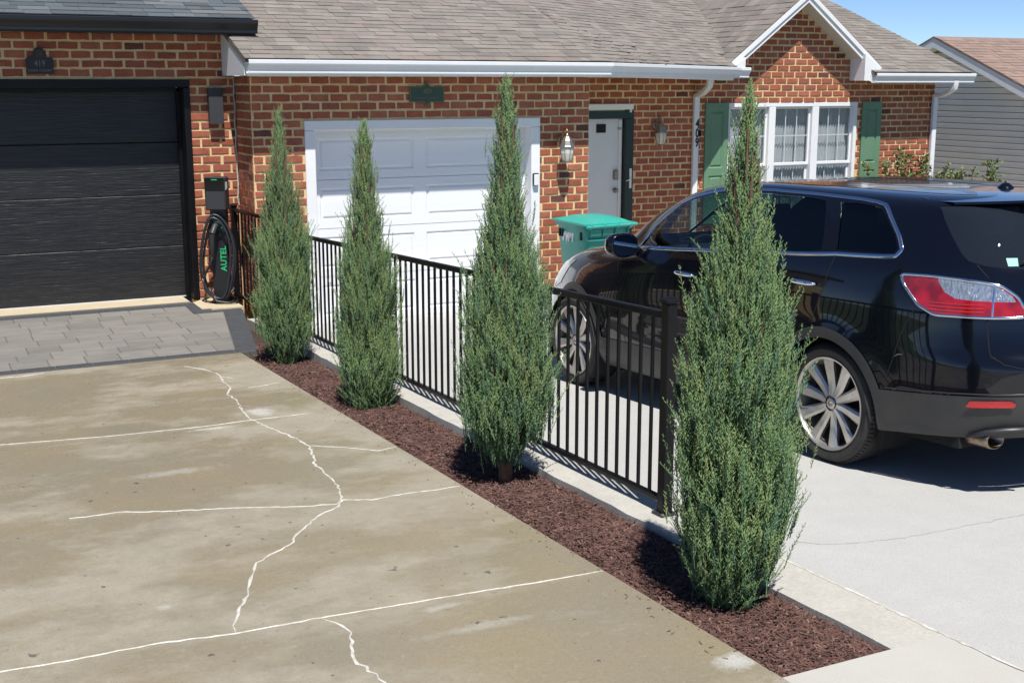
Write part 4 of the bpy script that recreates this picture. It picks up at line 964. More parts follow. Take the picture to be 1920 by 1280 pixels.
def juniper(x, y, zb, Hh, prof, seed, label, lean=(0, 0), n=4200, open_top=.7, col=(.30, .26, .18, .05, .19, .02), tk=.032, gap=.3, h0_=.03):
    r = np.random.default_rng(seed); e = empty('juniper_tree', (x, y, zb)); tag(e, label, 'tree', 'columnar junipers in the mulch bed')
    pz = np.array([p[0] for p in prof]); pr = np.array([p[1] for p in prof]); R0 = lambda h: np.maximum(np.interp(h, pz, pr)*(.93-.07*np.clip((h/Hh-.40)/.35, 0, 1)), .006); R = lambda h: np.maximum(np.interp(h, pz, pr)*.85-.02, .004)
    s = MB(); tp = [(lean[0]*t*t*Hh+.012*math.sin(7*t+seed), lean[1]*t*t*Hh+.010*math.cos(6*t+seed), t*Hh*.97-.03) for t in np.linspace(0, 1, 15)]
    s.tube(tp, [tk*(1-.93*t)+.002 for t in np.linspace(0, 1, 15)], 8); s.build('trunk', 'bark', e, smooth=True)
    # limbs: steep, curving up along the outline
    limbs = []; lm = MB(); nl = 70
    for i in range(nl):
        h0 = Hh*(.02+.80*(i/nl)**1.15); a = i*2.399+r.normal(0, .3); ln = r.uniform(.26, .44)*(1-.35*h0/Hh)*min(1, Hh/2); pts = []
        h1 = min(Hh*.985, h0+ln*1.05)
        for t in np.linspace(0, 1, 7):
            h = h0+(h1-h0)*t; rr = R(h)*(.93*t**.62)*r.uniform(.96, 1.04); k = h/Hh
            pts.append((rr*math.cos(a)+lean[0]*k*k*Hh, rr*math.sin(a)+lean[1]*k*k*Hh, h))
        limbs.append((h0, pts)); lm.tube(pts, [.009*(1-.8*t)+.0012 for t in np.linspace(0, 1, 7)], 5, cap=False)
    lm.build('limbs', 'bark', e, smooth=True)
    # whips placed by their tips on an uneven outline, so the silhouette stays ragged
    lob_a = r.uniform(0, 2*np.pi, 40); lob_h = r.uniform(0, Hh, 40); lob_s = r.uniform(-.34, .16, 40)
    N = n; hs = np.linspace(h0_, Hh, 400); w = R0(hs)+.03; cdf = np.cumsum(w); cdf /= cdf[-1]
    h = np.interp(r.random(N), cdf, hs); a = r.random(N)*2*np.pi; k = h/Hh
    rho = 1-.85*r.random(N)**1.7
    nL = 10; la_ = np.arange(nL)*2.399+r.normal(0, .35, nL); lt_ = np.sort(r.uniform(.60, .97, nL)); which = r.integers(0, nL, N)      # side leaders of the upper crown
    upper = k > .46; a = np.where(upper, la_[which]+r.normal(0, .42, N), a); inner = rho < .42
    over = upper & (k > lt_[which]); rho = np.where(over, rho*np.clip(1-(k-lt_[which])*4, .40, 1), rho)
    mod = 1+r.normal(0, .10, N)
    for la, lh, ls in zip(lob_a, lob_h, lob_s): mod += ls*np.exp(-((np.angle(np.exp(1j*(a-la)))/.42)**2)-((h-lh)/.11)**2)
    wisp = r.random(N) < .07; mod = np.where(wisp & (rho > .6), mod+r.uniform(.05, .38, N)*np.where(k > .5, 1.2, .8), mod)
    mod = np.where(upper & (rho > .7) & (r.random(N) < .35), mod*r.uniform(1.0, 1.35, N), mod)
    g = np.sin(a*3+h*9+seed)*np.sin(h*15+2*a+seed*2)+.6*np.sin(h*27+a*5)
    keep = (g > -.75) | (rho < .7)
    keep &= ~((k > .55) & (r.random(N) < .10+.12*np.clip((k-.55)/.35, 0, 1)))
    h, a, rho, mod, k, wisp, inner = (q_[keep] for q_ in (h, a, rho, mod, k, wisp, inner)); N = len(h)
    rr = R0(h)*rho*mod
    tx = rr*np.cos(a)+lean[0]*k*k*Hh; ty = rr*np.sin(a)+lean[1]*k*k*Hh; tz = h+r.normal(0, .012, N)
    tilt = np.clip(r.normal(.27, .13, N)*(.35+.65*rho), .02, .75)+.62*np.clip(.20-k, 0, 1)/.20*rho; az = a+r.normal(0, .5, N)
    kind = r.integers(0, len(SPR), N); sc = r.uniform(.75, 1.1, N)*(1-.25*k)
    sc = np.where(k < .16, sc*.62, sc)
    D = np.stack([np.cos(az)*np.sin(tilt), np.sin(az)*np.sin(tilt), np.cos(tilt)], 1)
    A = np.cross(D, np.array([.31, .17, .05])[None]+r.normal(0, .6, (N, 3))); A /= np.linalg.norm(A, axis=1)[:, None]; B = np.cross(D, A)
    Vs = []; Fs = []; Ms = []; off = 0
    colr = r.choice(6, N, p=col); colr = np.where(colr == 5, np.where(inner, 5, 0), colr)
    colr = np.where(inner & (k < .75) & (r.random(N) < .22), 5, colr)
    patch_ = (np.sin(a*2+h*6+seed*1.7) > .93) & (k < .55); colr = np.where(patch_ & (r.random(N) < .5), 3, colr)
    tipc = np.array([2, 2, 3, 3, 0, 5])
    for q in range(len(SPR)):
        idx = np.where(kind == q)[0]
        if len(idx) == 0: continue
        V0, F0, tf, L0 = SPR[q]; Vq = V0-np.array([0, 0, L0])
        V = Vq[None, :, 0:1]*A[idx][:, None, :]+Vq[None, :, 1:2]*B[idx][:, None, :]+Vq[None, :, 2:3]*D[idx][:, None, :]
        V = V*sc[idx][:, None, None]+np.stack([tx, ty, tz], 1)[idx][:, None, :]
        V[:, :, 2] = np.maximum(V[:, :, 2], .004)
        m = len(V0); Fq = F0[None]+(np.arange(len(idx))*m)[:, None, None]+off; off += m*len(idx)
        c2 = np.where(tf[None, :] == 1, tipc[colr[idx]][:, None], colr[idx][:, None])
        Vs.append(V.reshape(-1, 3)); Fs.append(Fq.reshape(-1, 3)); Ms.append(c2.ravel())
    me = fast_mesh('crown', np.concatenate(Vs), np.concatenate(Fs), ['juniper%d' % i for i in range(6)], np.concatenate(Ms))
    o = bpy.data.objects.new('crown', me); COL.objects.link(o); o.parent = e
    return e
JX = 2.93
def prof(Hh, ybase, ytop, pts):
    sc = Hh/(ybase-ytop); return sorted([((ybase-y)*sc, w*sc/2) for y, w in pts])
juniper(JX, 10.2, zm(JX, 10.2), 2.17, prof(2.17, 685, 195, [(690, 46), (660, 66), (640, 92), (600, 116), (550, 120), (500, 116), (450, 106), (400, 92), (350, 74), (300, 54), (270, 46), (240, 36), (215, 24), (195, 4)]), 11, 'columnar juniper farthest back, beside the charger and pavers', n=5600, col=(.34, .22, .24, .04, .14, .02))
juniper(JX+.02, 8.19, zm(JX, 8.19), 2.03, prof(2.03, 775, 232, [(775, 96), (740, 118), (700, 130), (650, 132), (600, 128), (550, 118), (500, 104), (450, 92), (400, 76), (350, 60), (300, 48), (260, 38), (240, 26), (232, 4)]), 23, 'columnar juniper second from the house, bushy down to the mulch', n=5800, col=(.33, .20, .28, .06, .11, .02))
juniper(JX, 5.94, zm(JX, 5.94), 2.22, prof(2.22, 900, 132, [(905, 0), (866, 4), (850, 24), (820, 84), (780, 136), (740, 168), (700, 186), (650, 186), (600, 178), (550, 168), (500, 152), (450, 126), (400, 100), (350, 82), (300, 68), (250, 62), (200, 60), (170, 46), (150, 20), (132, 3)]), 37, 'tall bluish columnar juniper with bare lower trunk, second from the front', n=6600, col=(.28, .36, .12, .04, .18, .02), tk=.040, h0_=.19)
juniper(JX, 3.87, zm(JX, 3.87), 2.11, prof(2.11, 1135, 150, [(1150, 40), (1120, 80), (1100, 120), (1080, 160), (1040, 188), (1000, 212), (950, 230), (900, 240), (800, 240), (700, 224), (600, 190), (550, 174), (500, 158), (450, 142), (400, 122), (350, 100), (300, 80), (250, 62), (200, 40), (165, 18), (150, 3)]), 53, 'largest columnar juniper nearest the front, in front of the parked car', lean=(.0, 0), n=7600, col=(.40, .24, .20, .03, .11, .02))

# ================================================================ SHRUBS under the window
def shrub(x, y, Hh, seed, label):
    r = random.Random(seed); e = empty('garden_shrub', (x, y, .03)); tag(e, label, 'shrub', 'young shrubs in front of the window wall')
    st = MB(); V = []; F = []; MI = []
    for i in range(7):
        a = r.uniform(0, 6.28); sp = r.uniform(.1, .32); top = Vector((sp*math.cos(a), sp*math.sin(a), Hh*r.uniform(.75, 1)))
        pts = [Vector((0, 0, -.02)).lerp(top, t)+Vector((0, 0, .05*math.sin(3.1*t))) for t in (0, .3, .6, 1)]; st.tube(pts, [.010, .008, .006, .003], 5)
        for k in range(80):
            t = 1.03-.8*r.random()**1.6; p = Vector((0, 0, 0)).lerp(top, t)+Vector((r.gauss(0, .035), r.gauss(0, .035), r.gauss(0, .02))); d = Vector((r.gauss(0, 1), r.gauss(0, 1), r.uniform(.2, 1.6))).normalized(); sd_ = d.cross(Vector((r.gauss(0, 1), r.gauss(0, 1), .3))).normalized(); l = r.uniform(.04, .075); w = l*.36
            n = len(V); up = d.cross(sd_)*.006; V += [p, p+d*l*.45+sd_*w+up, p+d*l, p+d*l*.45-sd_*w+up, p+d*l*.5]; F += [(n, n+1, n+4), (n+1, n+2, n+4), (n+2, n+3, n+4), (n+3, n, n+4)]; MI += [r.choice([0, 0, 1, 1, 2])]*4
    st.build('stems', 'bark', e); mesh_obj('foliage', V, F, ['leaf0', 'leaf1', 'leaf2'], e, midx=MI)
shrub(12.85, 13.72, 1.40, 1, 'leafy young shrub below the right green shutter'); shrub(13.35, 13.72, 1.48, 2, 'tallest young shrub on the brick between shutter and corner downspout')
shrub(13.75, 13.7, 1.46, 3, 'young shrub just left of the corner downspout'); shrub(14.35, 13.65, 1.34, 4, 'thin young shrub just right of the corner downspout'); shrub(14.75, 13.5, 1.30, 5, 'thin young shrub farthest right, against the grey siding')

tw = MB((4.10, 3.64, zr(3.64))); zt_ = zr(3.64)+.006
tw.tube([(4.07, 3.645, zt_), (4.10, 3.64, zt_+.003), (4.135, 3.625, zt_)], [.003, .004, .002], 6)
tag(tw.build('fallen_twig', 'bark'), 'tiny dark twig lying on the pale driveway in front of the car', 'twig')
# ================================================================ PARKED CAR

CT=np.array([ # z, halfwidth, x_front, x_rear, exp
(.20,.84,3.56,-.96,4.2),(.26,.895,3.68,-1.04,4.2),(.34,.93,3.78,-1.12,4.2),(.45,.95,3.84,-1.185,4.0),(.58,.96,3.87,-1.215,4.0),
(.70,.966,3.85,-1.215,3.8),(.80,.968,3.80,-1.185,3.7),(.90,.966,3.70,-1.165,3.6),(.98,.960,3.55,-1.155,3.6),(1.04,.952,3.36,-1.145,3.6),
(1.10,.941,3.00,-1.13,3.6),(1.16,.925,2.68,-1.105,3.8),(1.21,.905,2.55,-1.075,4.0),(1.30,.86,2.40,-1.015,4.2),(1.40,.81,2.20,-.94,4.4),
(1.50,.76,1.94,-.86,4.6),(1.565,.715,1.70,-.795,4.6),(1.597,.665,1.48,-.745,4.4),(1.609,.60,1.30,-.70,4.2),(1.614,.50,1.16,-.62,4.0),
(1.617,.36,1.0,-.5,3.6),(1.618,.2,.85,-.2,3.2),(1.6185,.02,.63,.57,3.0)])
XC=.6
_d=np.r_[0,np.cumsum(np.hypot(np.diff(CT[:,0]),np.diff(CT[:,1])))]
def _pchip(x,xk,yk):
    h=np.diff(xk);dl=np.diff(yk)/h;m=np.zeros_like(yk)
    m[0]=dl[0];m[-1]=dl[-1]
    for i in range(1,len(yk)-1):
        if dl[i-1]*dl[i]>0:
            w1=2*h[i]+h[i-1];w2=h[i]+2*h[i-1];m[i]=(w1+w2)/(w1/dl[i-1]+w2/dl[i])
    x=np.clip(x,xk[0],xk[-1]);i=np.clip(np.searchsorted(xk,x)-1,0,len(h)-1)
    t=(x-xk[i])/h[i];
    return yk[i]*(1+2*t)*(1-t)**2+h[i]*m[i]*t*(1-t)**2+yk[i+1]*t*t*(3-2*t)+h[i]*m[i+1]*t*t*(t-1)
def prof_(v): return [_pchip(v,_d,CT[:,k]) for k in range(5)]
VMAX=_d[-1]
_vs=np.linspace(0,VMAX,2000);_zs=_pchip(_vs,_d,CT[:,0])
def v_of_z(z): return np.interp(z,_zs,_vs)
def S_(ph,v):
    ph=np.asarray(ph,float);v=np.asarray(v,float)
    z,w,xf,xr,n=prof_(v);c=np.cos(ph);s=np.abs(np.sin(ph))
    a=np.where(c>0,xf-XC,XC-xr)
    x=XC+np.sign(c)*a*np.abs(c)**(2/n);y=w*s**(2/n)
    for wx in (0.,2.875):   # flared arches
        r=np.hypot(x-wx,z-.377);y=y+.016*np.exp(-((r-.42)/.07)**2)*(z<.95)*(s>.3)
    # soft shoulder hollow along the doors
    y=y-.010*np.exp(-((z-.62)/.12)**2)*np.exp(-((x-1.45)/.75)**4)
    led=.020*np.clip((z-.60)/.11,0,1)*np.clip((.775-z)/.025,0,1)*np.clip((-x-.55)/.25,0,1)*(z<.775)  # bumper ledge
    x=x-led
    z=z-.055*np.clip((z-1.5)/.1,0,1)*np.clip((1.0-x)/1.7,0,1)**1.3   # roof falls to the rear
    return x,y,z
def ph_of_x(x,v):
    z,w,xf,xr,n=prof_(np.asarray(v,float));x=np.asarray(x,float)
    c=np.where(x>XC,(x-XC)/(xf-XC),-(XC-x)/(XC-xr));c=np.clip(c,-1,1)
    return np.arccos(np.sign(c)*np.abs(c)**(n/2))
def ph_of_y(y,v): # rear half
    z,w,xf,xr,n=prof_(np.asarray(v,float));return np.pi-np.arcsin(np.clip(np.abs(np.asarray(y,float))/w,0,1)**(n/2))
def ph_of_yf(y, v):
    z, w, xf, xr, n = prof_(np.asarray(v, float)); return np.arcsin(np.clip(np.abs(y)/w, 0, 1)**(n/2))
CARD = Vector((-.0254, .9983, -.0525)).normalized(); CARL = Vector((-CARD.y, CARD.x, 0)).normalized(); CARU = CARD.cross(CARL)
car = bpy.data.objects.new('parked_car', None); COL.objects.link(car)
cm = Matrix((CARD, CARL, CARU)).transposed().to_4x4(); cm.translation = Vector((5.654, 5.403, .3475))
car.rotation_mode = 'QUATERNION'; car.location = cm.translation; car.rotation_quaternion = cm.to_quaternion()
tag(car, 'black crossover car parked on the pale driveway, seen from its left rear', 'car')
def dom(pts):
    """pts: ('x',x,z) | ('y',y,z) rear | ('f',y,z) front  ->  (phi, v)"""
    out = []
    for k, a, z in pts:
        v = float(v_of_z(z)); out.append((float(ph_of_x(a, v) if k == 'x' else ph_of_y(a, v) if k == 'y' else ph_of_yf(a, v)), v))
    return out
def dens(pts, n=6, closed=True):
    out = []; m = len(pts)
    for i in range(m if closed else m-1):
        a, b = pts[i], pts[(i+1) % m]
        for k in range(n): out.append((a[0]+(b[0]-a[0])*k/n, a[1]+(b[1]-a[1])*k/n))
    if not closed: out.append(pts[-1])
    return out
def roundp(pts, r=.25):
    """cut corners once (Chaikin) for softer outlines"""
    out = []; m = len(pts)
    for i in range(m):
        a, b = pts[i], pts[(i+1) % m]; out += [(a[0]*(1-r)+b[0]*r, a[1]*(1-r)+b[1]*r), (a[0]*r+b[0]*(1-r), a[1]*r+b[1]*(1-r))]
    return out
X = lambda *p: [('x', a, z) for a, z in p]
POLY = {}
POLY['front_glass'] = dom(X((1.03, 1.205), (1.06, 1.55), (1.34, 1.535), (1.55, 1.495), (1.72, 1.435), (1.90, 1.30), (2.0, 1.165), (1.5, 1.185)))
POLY['rear_glass'] = dom(X((.12, 1.253), (.25, 1.53), (.5, 1.548), (.75, 1.556), (.98, 1.552), (.95, 1.208)))
POLY['quarter_glass'] = dom(X((.0, 1.262), (.12, 1.525), (-.02, 1.525), (-.15, 1.51), (-.20, 1.50), (-.26, 1.46), (-.37, 1.36), (-.42, 1.29), (-.40, 1.265)))
POLY['back_glass'] = dom(X((-.55, 1.535), (-.62, 1.537))+[('y', .5, 1.54), ('y', .25, 1.542), ('y', 0.02, 1.543), ('y', 0.02, 1.195), ('y', .3, 1.195), ('y', .55, 1.205)]+X((-.90, 1.222), (-.82, 1.245), (-.775, 1.28), (-.70, 1.36), (-.62, 1.45)))
POLY['windscreen'] = dom([('f', .02, 1.18), ('f', .35, 1.18), ('f', .66, 1.19), ('f', .62, 1.40), ('f', .55, 1.57), ('f', .3, 1.59), ('f', .02, 1.59)])
POLY['tail'] = roundp(dom(X((-.49, 1.165), (-.66, 1.165), (-.80, 1.155), (-.89, 1.145), (-.97, 1.125), (-1.03, 1.07), (-1.062, 1.0), (-1.06, .968), (-.95, .965), (-.84, .967), (-.71, .967), (-.62, 1.01), (-.55, 1.08))), .12)
POLY['tail_white'] = dom(X((-.70, 1.155), (-.80, 1.147), (-.89, 1.137), (-.96, 1.118), (-1.012, 1.075), (-1.028, 1.045), (-.98, 1.045), (-.88, 1.048), (-.80, 1.055), (-.745, 1.085)))
POLY['headlamp'] = dom(X((3.02, .985), (3.30, .955), (3.52, .90), (3.62, .80), (3.42, .735), (3.25, .79)))
def lower(x):      # top edge of the grey lower cladding
    x = np.asarray(x, float)
    return np.where(x < .4, np.interp(x, [-1.2, -.9, -.44], [.58, .562, .535]), np.where(x < 2.5, .462, .48))
def bottom(x):
    return np.where(np.asarray(x) < 0, np.interp(x, [-1.2, -.9, -.40], [.36, .34, .302]), .245)
ARCS = [(0., .377), (2.875, .377)]
lines = []
for (a, b, fn) in ((-1.2, -.40, lower), (.40, 2.48, lower), (3.27, 3.8, lower), (-1.2, -.35, bottom), (.3, 2.6, bottom), (3.2, 3.7, bottom)):
    xs_ = np.linspace(a, b, 40); vz = fn(xs_); lines.append([(float(ph_of_x(x, v_of_z(z))), float(v_of_z(z))) for x, z in zip(xs_, vz)])
for (cx, cz) in ARCS:
    for r in (.392, .452):
        L_ = []
        for a in np.linspace(-.42, math.pi+.42, 64):
            x, z = cx+r*math.cos(a), cz+r*math.sin(a)
            if z > .22: L_.append((float(ph_of_x(x, v_of_z(z))), float(v_of_z(z))))
        lines.append(L_)
# interior points
ref = np.linspace(0, np.pi, 2500); xx, yy, zz = S_(ref, np.full(2500, float(v_of_z(.8)))); al = np.r_[0, np.cumsum(np.hypot(np.diff(xx), np.diff(yy)))]
phs = np.interp(np.linspace(0, al[-1], 150), al, ref); vsamp = np.linspace(0, VMAX, 62)
SC = 1.0
vin = [Vector((p, v)) for p in phs for v in vsamp]; ein = []
def addpoly(P, closed=True):
    n = len(vin); vin.extend(Vector(p) for p in P)
    for i in range(len(P)-(0 if closed else 1)): ein.append((n+i, n+(i+1) % len(P)))
DP = {k: dens(p, 5) for k, p in POLY.items()}
for p in DP.values(): addpoly(p)
for p in lines: addpoly(p, False)
r_ = delaunay_2d_cdt(vin, ein, [], 0, 1e-6)
DV = np.array([(v.x, v.y) for v in r_[0]]); DF = np.array([f for f in r_[2] if len(f) == 3])
cen = DV[DF].mean(1)
def inpoly(P, q):
    P = np.asarray(P); x, y = q[:, 0], q[:, 1]; c = np.zeros(len(q), bool); j = len(P)-1
    for i in range(len(P)):
        xi, yi = P[i]; xj, yj = P[j]
        c ^= ((yi > y) != (yj > y)) & (x < (xj-xi)*(y-yi)/((yj-yi)+1e-12)+xi); j = i
    return c
cx_, cy_, cz_ = S_(cen[:, 0], cen[:, 1])
reg = np.zeros(len(DF), int)                      # 0 paint
hole = np.zeros(len(DF), bool)
d0 = np.minimum(*[np.hypot(cx_-a, cz_-b) for a, b in ARCS]); side = np.abs(cy_) > .35
reg[(cz_ < lower(cx_)) | ((d0 < .452) & side & (cz_ < .9))] = 1
hole |= ((d0 < .392) & side & (cz_ < .8)) | (cz_ < bottom(cx_))
for k, code in (('front_glass', 2), ('rear_glass', 3), ('quarter_glass', 4), ('back_glass', 5), ('windscreen', 6), ('headlamp', 9)): reg[inpoly(DP[k], cen)] = code
reg[inpoly(DP['tail'], cen)] = 7; reg[inpoly(DP['tail_white'], cen)] = 8
VX = np.stack(S_(DV[:, 0], DV[:, 1]), 1)
e_ = 1e-4; du = np.stack(S_(np.clip(DV[:, 0]+e_, 0, np.pi), DV[:, 1]), 1)-np.stack(S_(np.clip(DV[:, 0]-e_, 0, np.pi), DV[:, 1]), 1); dv = np.stack(S_(DV[:, 0], np.clip(DV[:, 1]+e_, 0, VMAX)), 1)-np.stack(S_(DV[:, 0], np.clip(DV[:, 1]-e_, 0, VMAX)), 1)
NRM = np.cross(dv, du); NRM /= (np.linalg.norm(NRM, axis=1)[:, None]+1e-12); NRM[NRM[:, 1]*np.where(VX[:, 1] > .05, 1, 0) < -.01] *= -1
def surf_pt(ph, v, off=0.0):
    e = 2e-4; p = np.array(S_(ph, v)); a = np.array(S_(min(ph+e, np.pi), v))-np.array(S_(max(ph-e, 0), v)); b = np.array(S_(ph, min(v+e, VMAX)))-np.array(S_(ph, max(v-e, 0)))
    n = np.cross(b, a); n /= np.linalg.norm(n)+1e-12
    if n[1] < 0 and p[1] > .05: n = -n
    return p+n*off, n
def region(name, codes, matname, offs=0.0, both=True, parent=None):
    m = np.isin(reg, codes) & ~hole; F = DF[m]; used, inv = np.unique(F, return_inverse=True); F = inv.reshape(-1, 3)
    V = VX[used]+NRM[used]*offs; V[:, 1] = np.maximum(V[:, 1], 0); V2 = V*np.array([1, -1, 1])
    out = []
    if both: 
        Va = np.concatenate([V, V2]); Fa = np.concatenate([F, F[:, ::-1]+len(V)]); sets = [(Va, Fa)]
    else: sets = [(V, F), (V2, F[:, ::-1])]
    for Va, Fa in sets:
        me = fast_mesh(name, Va, Fa, [matname], smooth=True)
        import bmesh
        bm = bmesh.new(); bm.from_mesh(me); bmesh.ops.remove_doubles(bm, verts=bm.verts, dist=2e-4); bmesh.ops.recalc_face_normals(bm, faces=bm.faces); bm.to_mesh(me); bm.free()
        o = bpy.data.objects.new(name, me); COL.objects.link(o); o.parent = parent or car; out.append(o)
    return out
body = region('body', [0], 'car_paint')[0]
clad = region('lower_cladding', [1], 'dirty_cladding', .007)[0]
region('door_window', [2], 'car_glass', -.004, False); region('door_window', [3], 'car_glass_rear', -.004, False); region('quarter_window', [4], 'car_glass_dark', -.004, False)
region('back_window', [5], 'car_glass_back', -.003); region('windscreen', [6], 'car_glass', -.003)
tl_ = region('tail_light', [7], 'tail_red', .006, False); tw_ = region('reverse_lens', [8], 'tail_white', .006, False)
for a, b in zip(tw_, tl_): a.parent = b
region('headlight', [9], 'headlamp', .004, False)
def ribbon(name, P, w, off, matname, closed=False, mirror=True, parent=None, th=.004):
    """strip following the body surface along domain points P"""
    pts = [surf_pt(p[0], p[1], off) for p in P]; n = len(pts); V = []; F = []
    for i in range(n):
        a = pts[(i-1) % n][0] if (closed or i) else pts[0][0]; b = pts[(i+1) % n][0] if (closed or i < n-1) else pts[-1][0]
        t = b-a; t /= np.linalg.norm(t)+1e-12; nn = pts[i][1]; s = np.cross(nn, t); s /= np.linalg.norm(s)+1e-12; p = pts[i][0]
        V += [p-s*w/2-nn*th, p-s*w*.35, p+s*w*.35, p+s*w/2-nn*th]
    for i in range(n if closed else n-1):
        j = (i+1) % n
        for k in range(3): F.append((4*i+k, 4*j+k, 4*j+k+1, 4*i+k+1))
    for sgn in ((1, -1) if mirror else (1,)):
        mesh_obj(name, [(v[0], v[1]*sgn, v[2]) for v in V], F, matname, parent or car, smooth=True)
band = dens(dom(X((2.03, 1.15), (1.93, 1.30), (1.74, 1.45), (1.56, 1.512), (1.34, 1.553), (1.05, 1.572), (.75, 1.579), (.5, 1.575), (.2, 1.567), (0, 1.56), (-.15, 1.545), (-.22, 1.527), (-.29, 1.462), (-.40, 1.355), (-.447, 1.29), (-.425, 1.253), (-.35, 1.247), (.0, 1.240), (.5, 1.216), (1.0, 1.193), (1.5, 1.172))), 5)
ribbon('window_trim', band, .024, .004, 'chrome', True)
ribbon('tail_bezel', dens(POLY['tail'], 4), .015, .010, 'chrome', True, parent=None)
for zz_ in (.99, 1.008, 1.026): ribbon('lens_rib', dens(dom(X((-.68, zz_+.003), (-.80, zz_), (-.93, zz_))), 6, False), .006, .0085, 'reflector', th=.002)
bz = dens(dom(X((-.945, 1.135), (-.955, 1.05), (-.962, .968))), 6, False); ribbon('tail_divider', bz, .010, .011, 'chrome')
for P in (X((.0, 1.235), (.02, 1.09), (.08, .92), (.10, .84)), X((1.0, 1.19), (1.02, .9), (1.03, .6), (1.03, .30)), X((2.04, 1.13), (2.12, .9), (2.14, .6), (2.08, .30)), X((-.86, 1.228), (-.92, 1.165)), X((-.945, .965), (-.985, .77), (-1.0, .765)), X((-.985, .77), (-1.03, .735), (-1.10, .715))+[('y', .3, .712), ('y', .02, .71)], X((-.60, .985), (-.52, .80), (-.455, .60)), X((.98, 1.20), (.985, 1.56))):
    ribbon('panel_seam', dens(dom(P), 8, False), .006, .0012, 'well', th=.001)
ribbon('rear_crease', dens(dom(X((-.455, .548), (-.66, .562), (-.9, .575))+[('y', .5, .592), ('y', .02, .6)]), 6, False), .008, .009, 'cladding')
# black pillar infills between the side windows
def patch(name, P, off, matname, mirror=True, parent=None):
    pts = [surf_pt(p[0], p[1], off)[0] for p in P]; c = np.mean(pts, axis=0); n = len(pts)
    cd = np.mean(np.array(P), axis=0); c = surf_pt(cd[0], cd[1], off)[0]; obs = []
    for sgn in ((1, -1) if mirror else (1,)):
        obs.append(mesh_obj(name, [(v[0], v[1]*sgn, v[2]) for v in pts+[c]], [(i, (i+1) % n, n) for i in range(n)], matname, parent or car, smooth=True))
    return obs
patch('pillar_trim', dens(dom(X((.115, 1.252), (.24, 1.535), (.13, 1.532), (.005, 1.257))), 4), .001, 'screen_black')
patch('pillar_trim', dens(dom(X((1.035, 1.2), (1.06, 1.555), (.985, 1.557), (.95, 1.203))), 4), .001, 'screen_black')
patch('rear_reflector', roundp(dens(dom(X((-.90, .508), (-.925, .545), (-1.075, .555), (-1.09, .54), (-1.083, .522))), 2), .2), .018, 'reflector')
patch('window_sticker', dens(dom(X((-.945, 1.262), (-.975, 1.262), (-.995, 1.222), (-.968, 1.222))), 3), .001, 'sticker', mirror=False)
# door handles
for (hx, hz) in ((1.35, 1.02), (.19, 1.065)):
    for sgn in (1, -1):
        v = float(v_of_z(hz)); pts = []
        for k in np.linspace(-1, 1, 11):
            p, n = surf_pt(float(ph_of_x(hx+k*.105, v)), v, .010+.028*(1-abs(k)**2.5)); pts.append((p[0], p[1]*sgn, p[2]+.004*k))
        s = MB(); s.tube(pts, [.007, .012, .015, .016, .016, .016, .016, .016, .016, .014, .008], 8); s.build('door_handle', 'chrome', car, smooth=True)
# spoiler
V = []; F = []; n = 33
for i in range(n):
    y = -.635+1.27*i/(n-1); t = abs(y)/.635; xb = -.945+.33*t**4; zt = 1.552-.014*t**2; xf = -.42+.03*t
    ztop = 1.572-.014*t**2
    V += [(xf, y, ztop-.002), (xf-.2*(1-t*.4), y, zt+.016*(1-t**2)+.002), (xb, y, zt), (xb-.004, y, zt-.014), (xb+.02, y, zt-.030*(1-.5*t)), (max(xb+.12, -.76+.1*t), y, zt-.050), (xf-.05, y, zt-.06)]
for i in range(n-1):
    for k in range(7): a, b = 7*i+k, 7*i+(k+1) % 7; F.append((a, b, b+7, a+7))
sp = mesh_obj('spoiler', V, F, 'car_paint', car, smooth=True); sp.data.set_sharp_from_angle(angle=math.radians(50))
s = MB(); s.bbox(-.865, -.84, -.22, .22, 1.510, 1.526, .004); s.build('brake_light', 'tail_red', sp)
s = MB(); s.lathe([(0, .055), (.02, .05), (.045, .03), (.06, 0)], (-.30, -.12, 1.555), 14); s.build('antenna_fin', 'car_paint', car, smooth=True)
# roof panel joint and dark sunroof glass
patch('sunroof', roundp(dens([(float(ph), float(v_of_z(1.6125))) for ph in np.linspace(.25, np.pi-.55, 16)]+[(float(ph), float(v_of_z(1.6178))) for ph in np.linspace(np.pi-.55, .25, 16)], 2), .2), .0015, 'screen_black', mirror=True)
# rear wiper
a, na = surf_pt(*dom([('y', .02, 1.20)])[0], .03); b, nb = surf_pt(*dom([('y', .56, 1.235)])[0], .02)
s = MB(); s.tube([tuple(a), tuple((a+b)/2+np.array([-.01, 0, .01])), tuple(b)], [.012, .008, .006], 6); s.build('rear_wiper', 'plastic_black', car)
# exhausts
for sgn in (1, -1):
    s = MB(); pr = [(.052, .0), (.050, .18), (.047, .20), (.042, .20), (.040, .02)]
    base = len(s.v)
    for (r, h) in pr:
        for k in range(20): q = 2*math.pi*k/20; s.v.append(Vector((-.80-h, sgn*.70+1.35*r*math.cos(q), .333+r*math.sin(q))))
    for i in range(len(pr)-1):
        for k in range(20): s.f.append((base+i*20+k, base+i*20+(k+1) % 20, base+(i+1)*20+(k+1) % 20, base+(i+1)*20+k))
    s.build('exhaust_tip', 'exhaust', car, smooth=True)
    s = MB(); s.lathe([(0, 0), (.045, 0)], (-.86, sgn*.70, .333), 16, 'x'); s.build('exhaust_bore', 'well', car)
    P = [(-.90, sgn*.80, .345), (-.985, sgn*.755, .375), (-1.06, sgn*.70, .392), (-1.105, sgn*.62, .395), (-1.125, sgn*.56, .385), (-1.13, sgn*.54, .352)]
    s = MB(); s.tube(P, [.008, .017, .020, .020, .018, .014], 8); s.build('exhaust_surround', 'cladding', car, smooth=True)
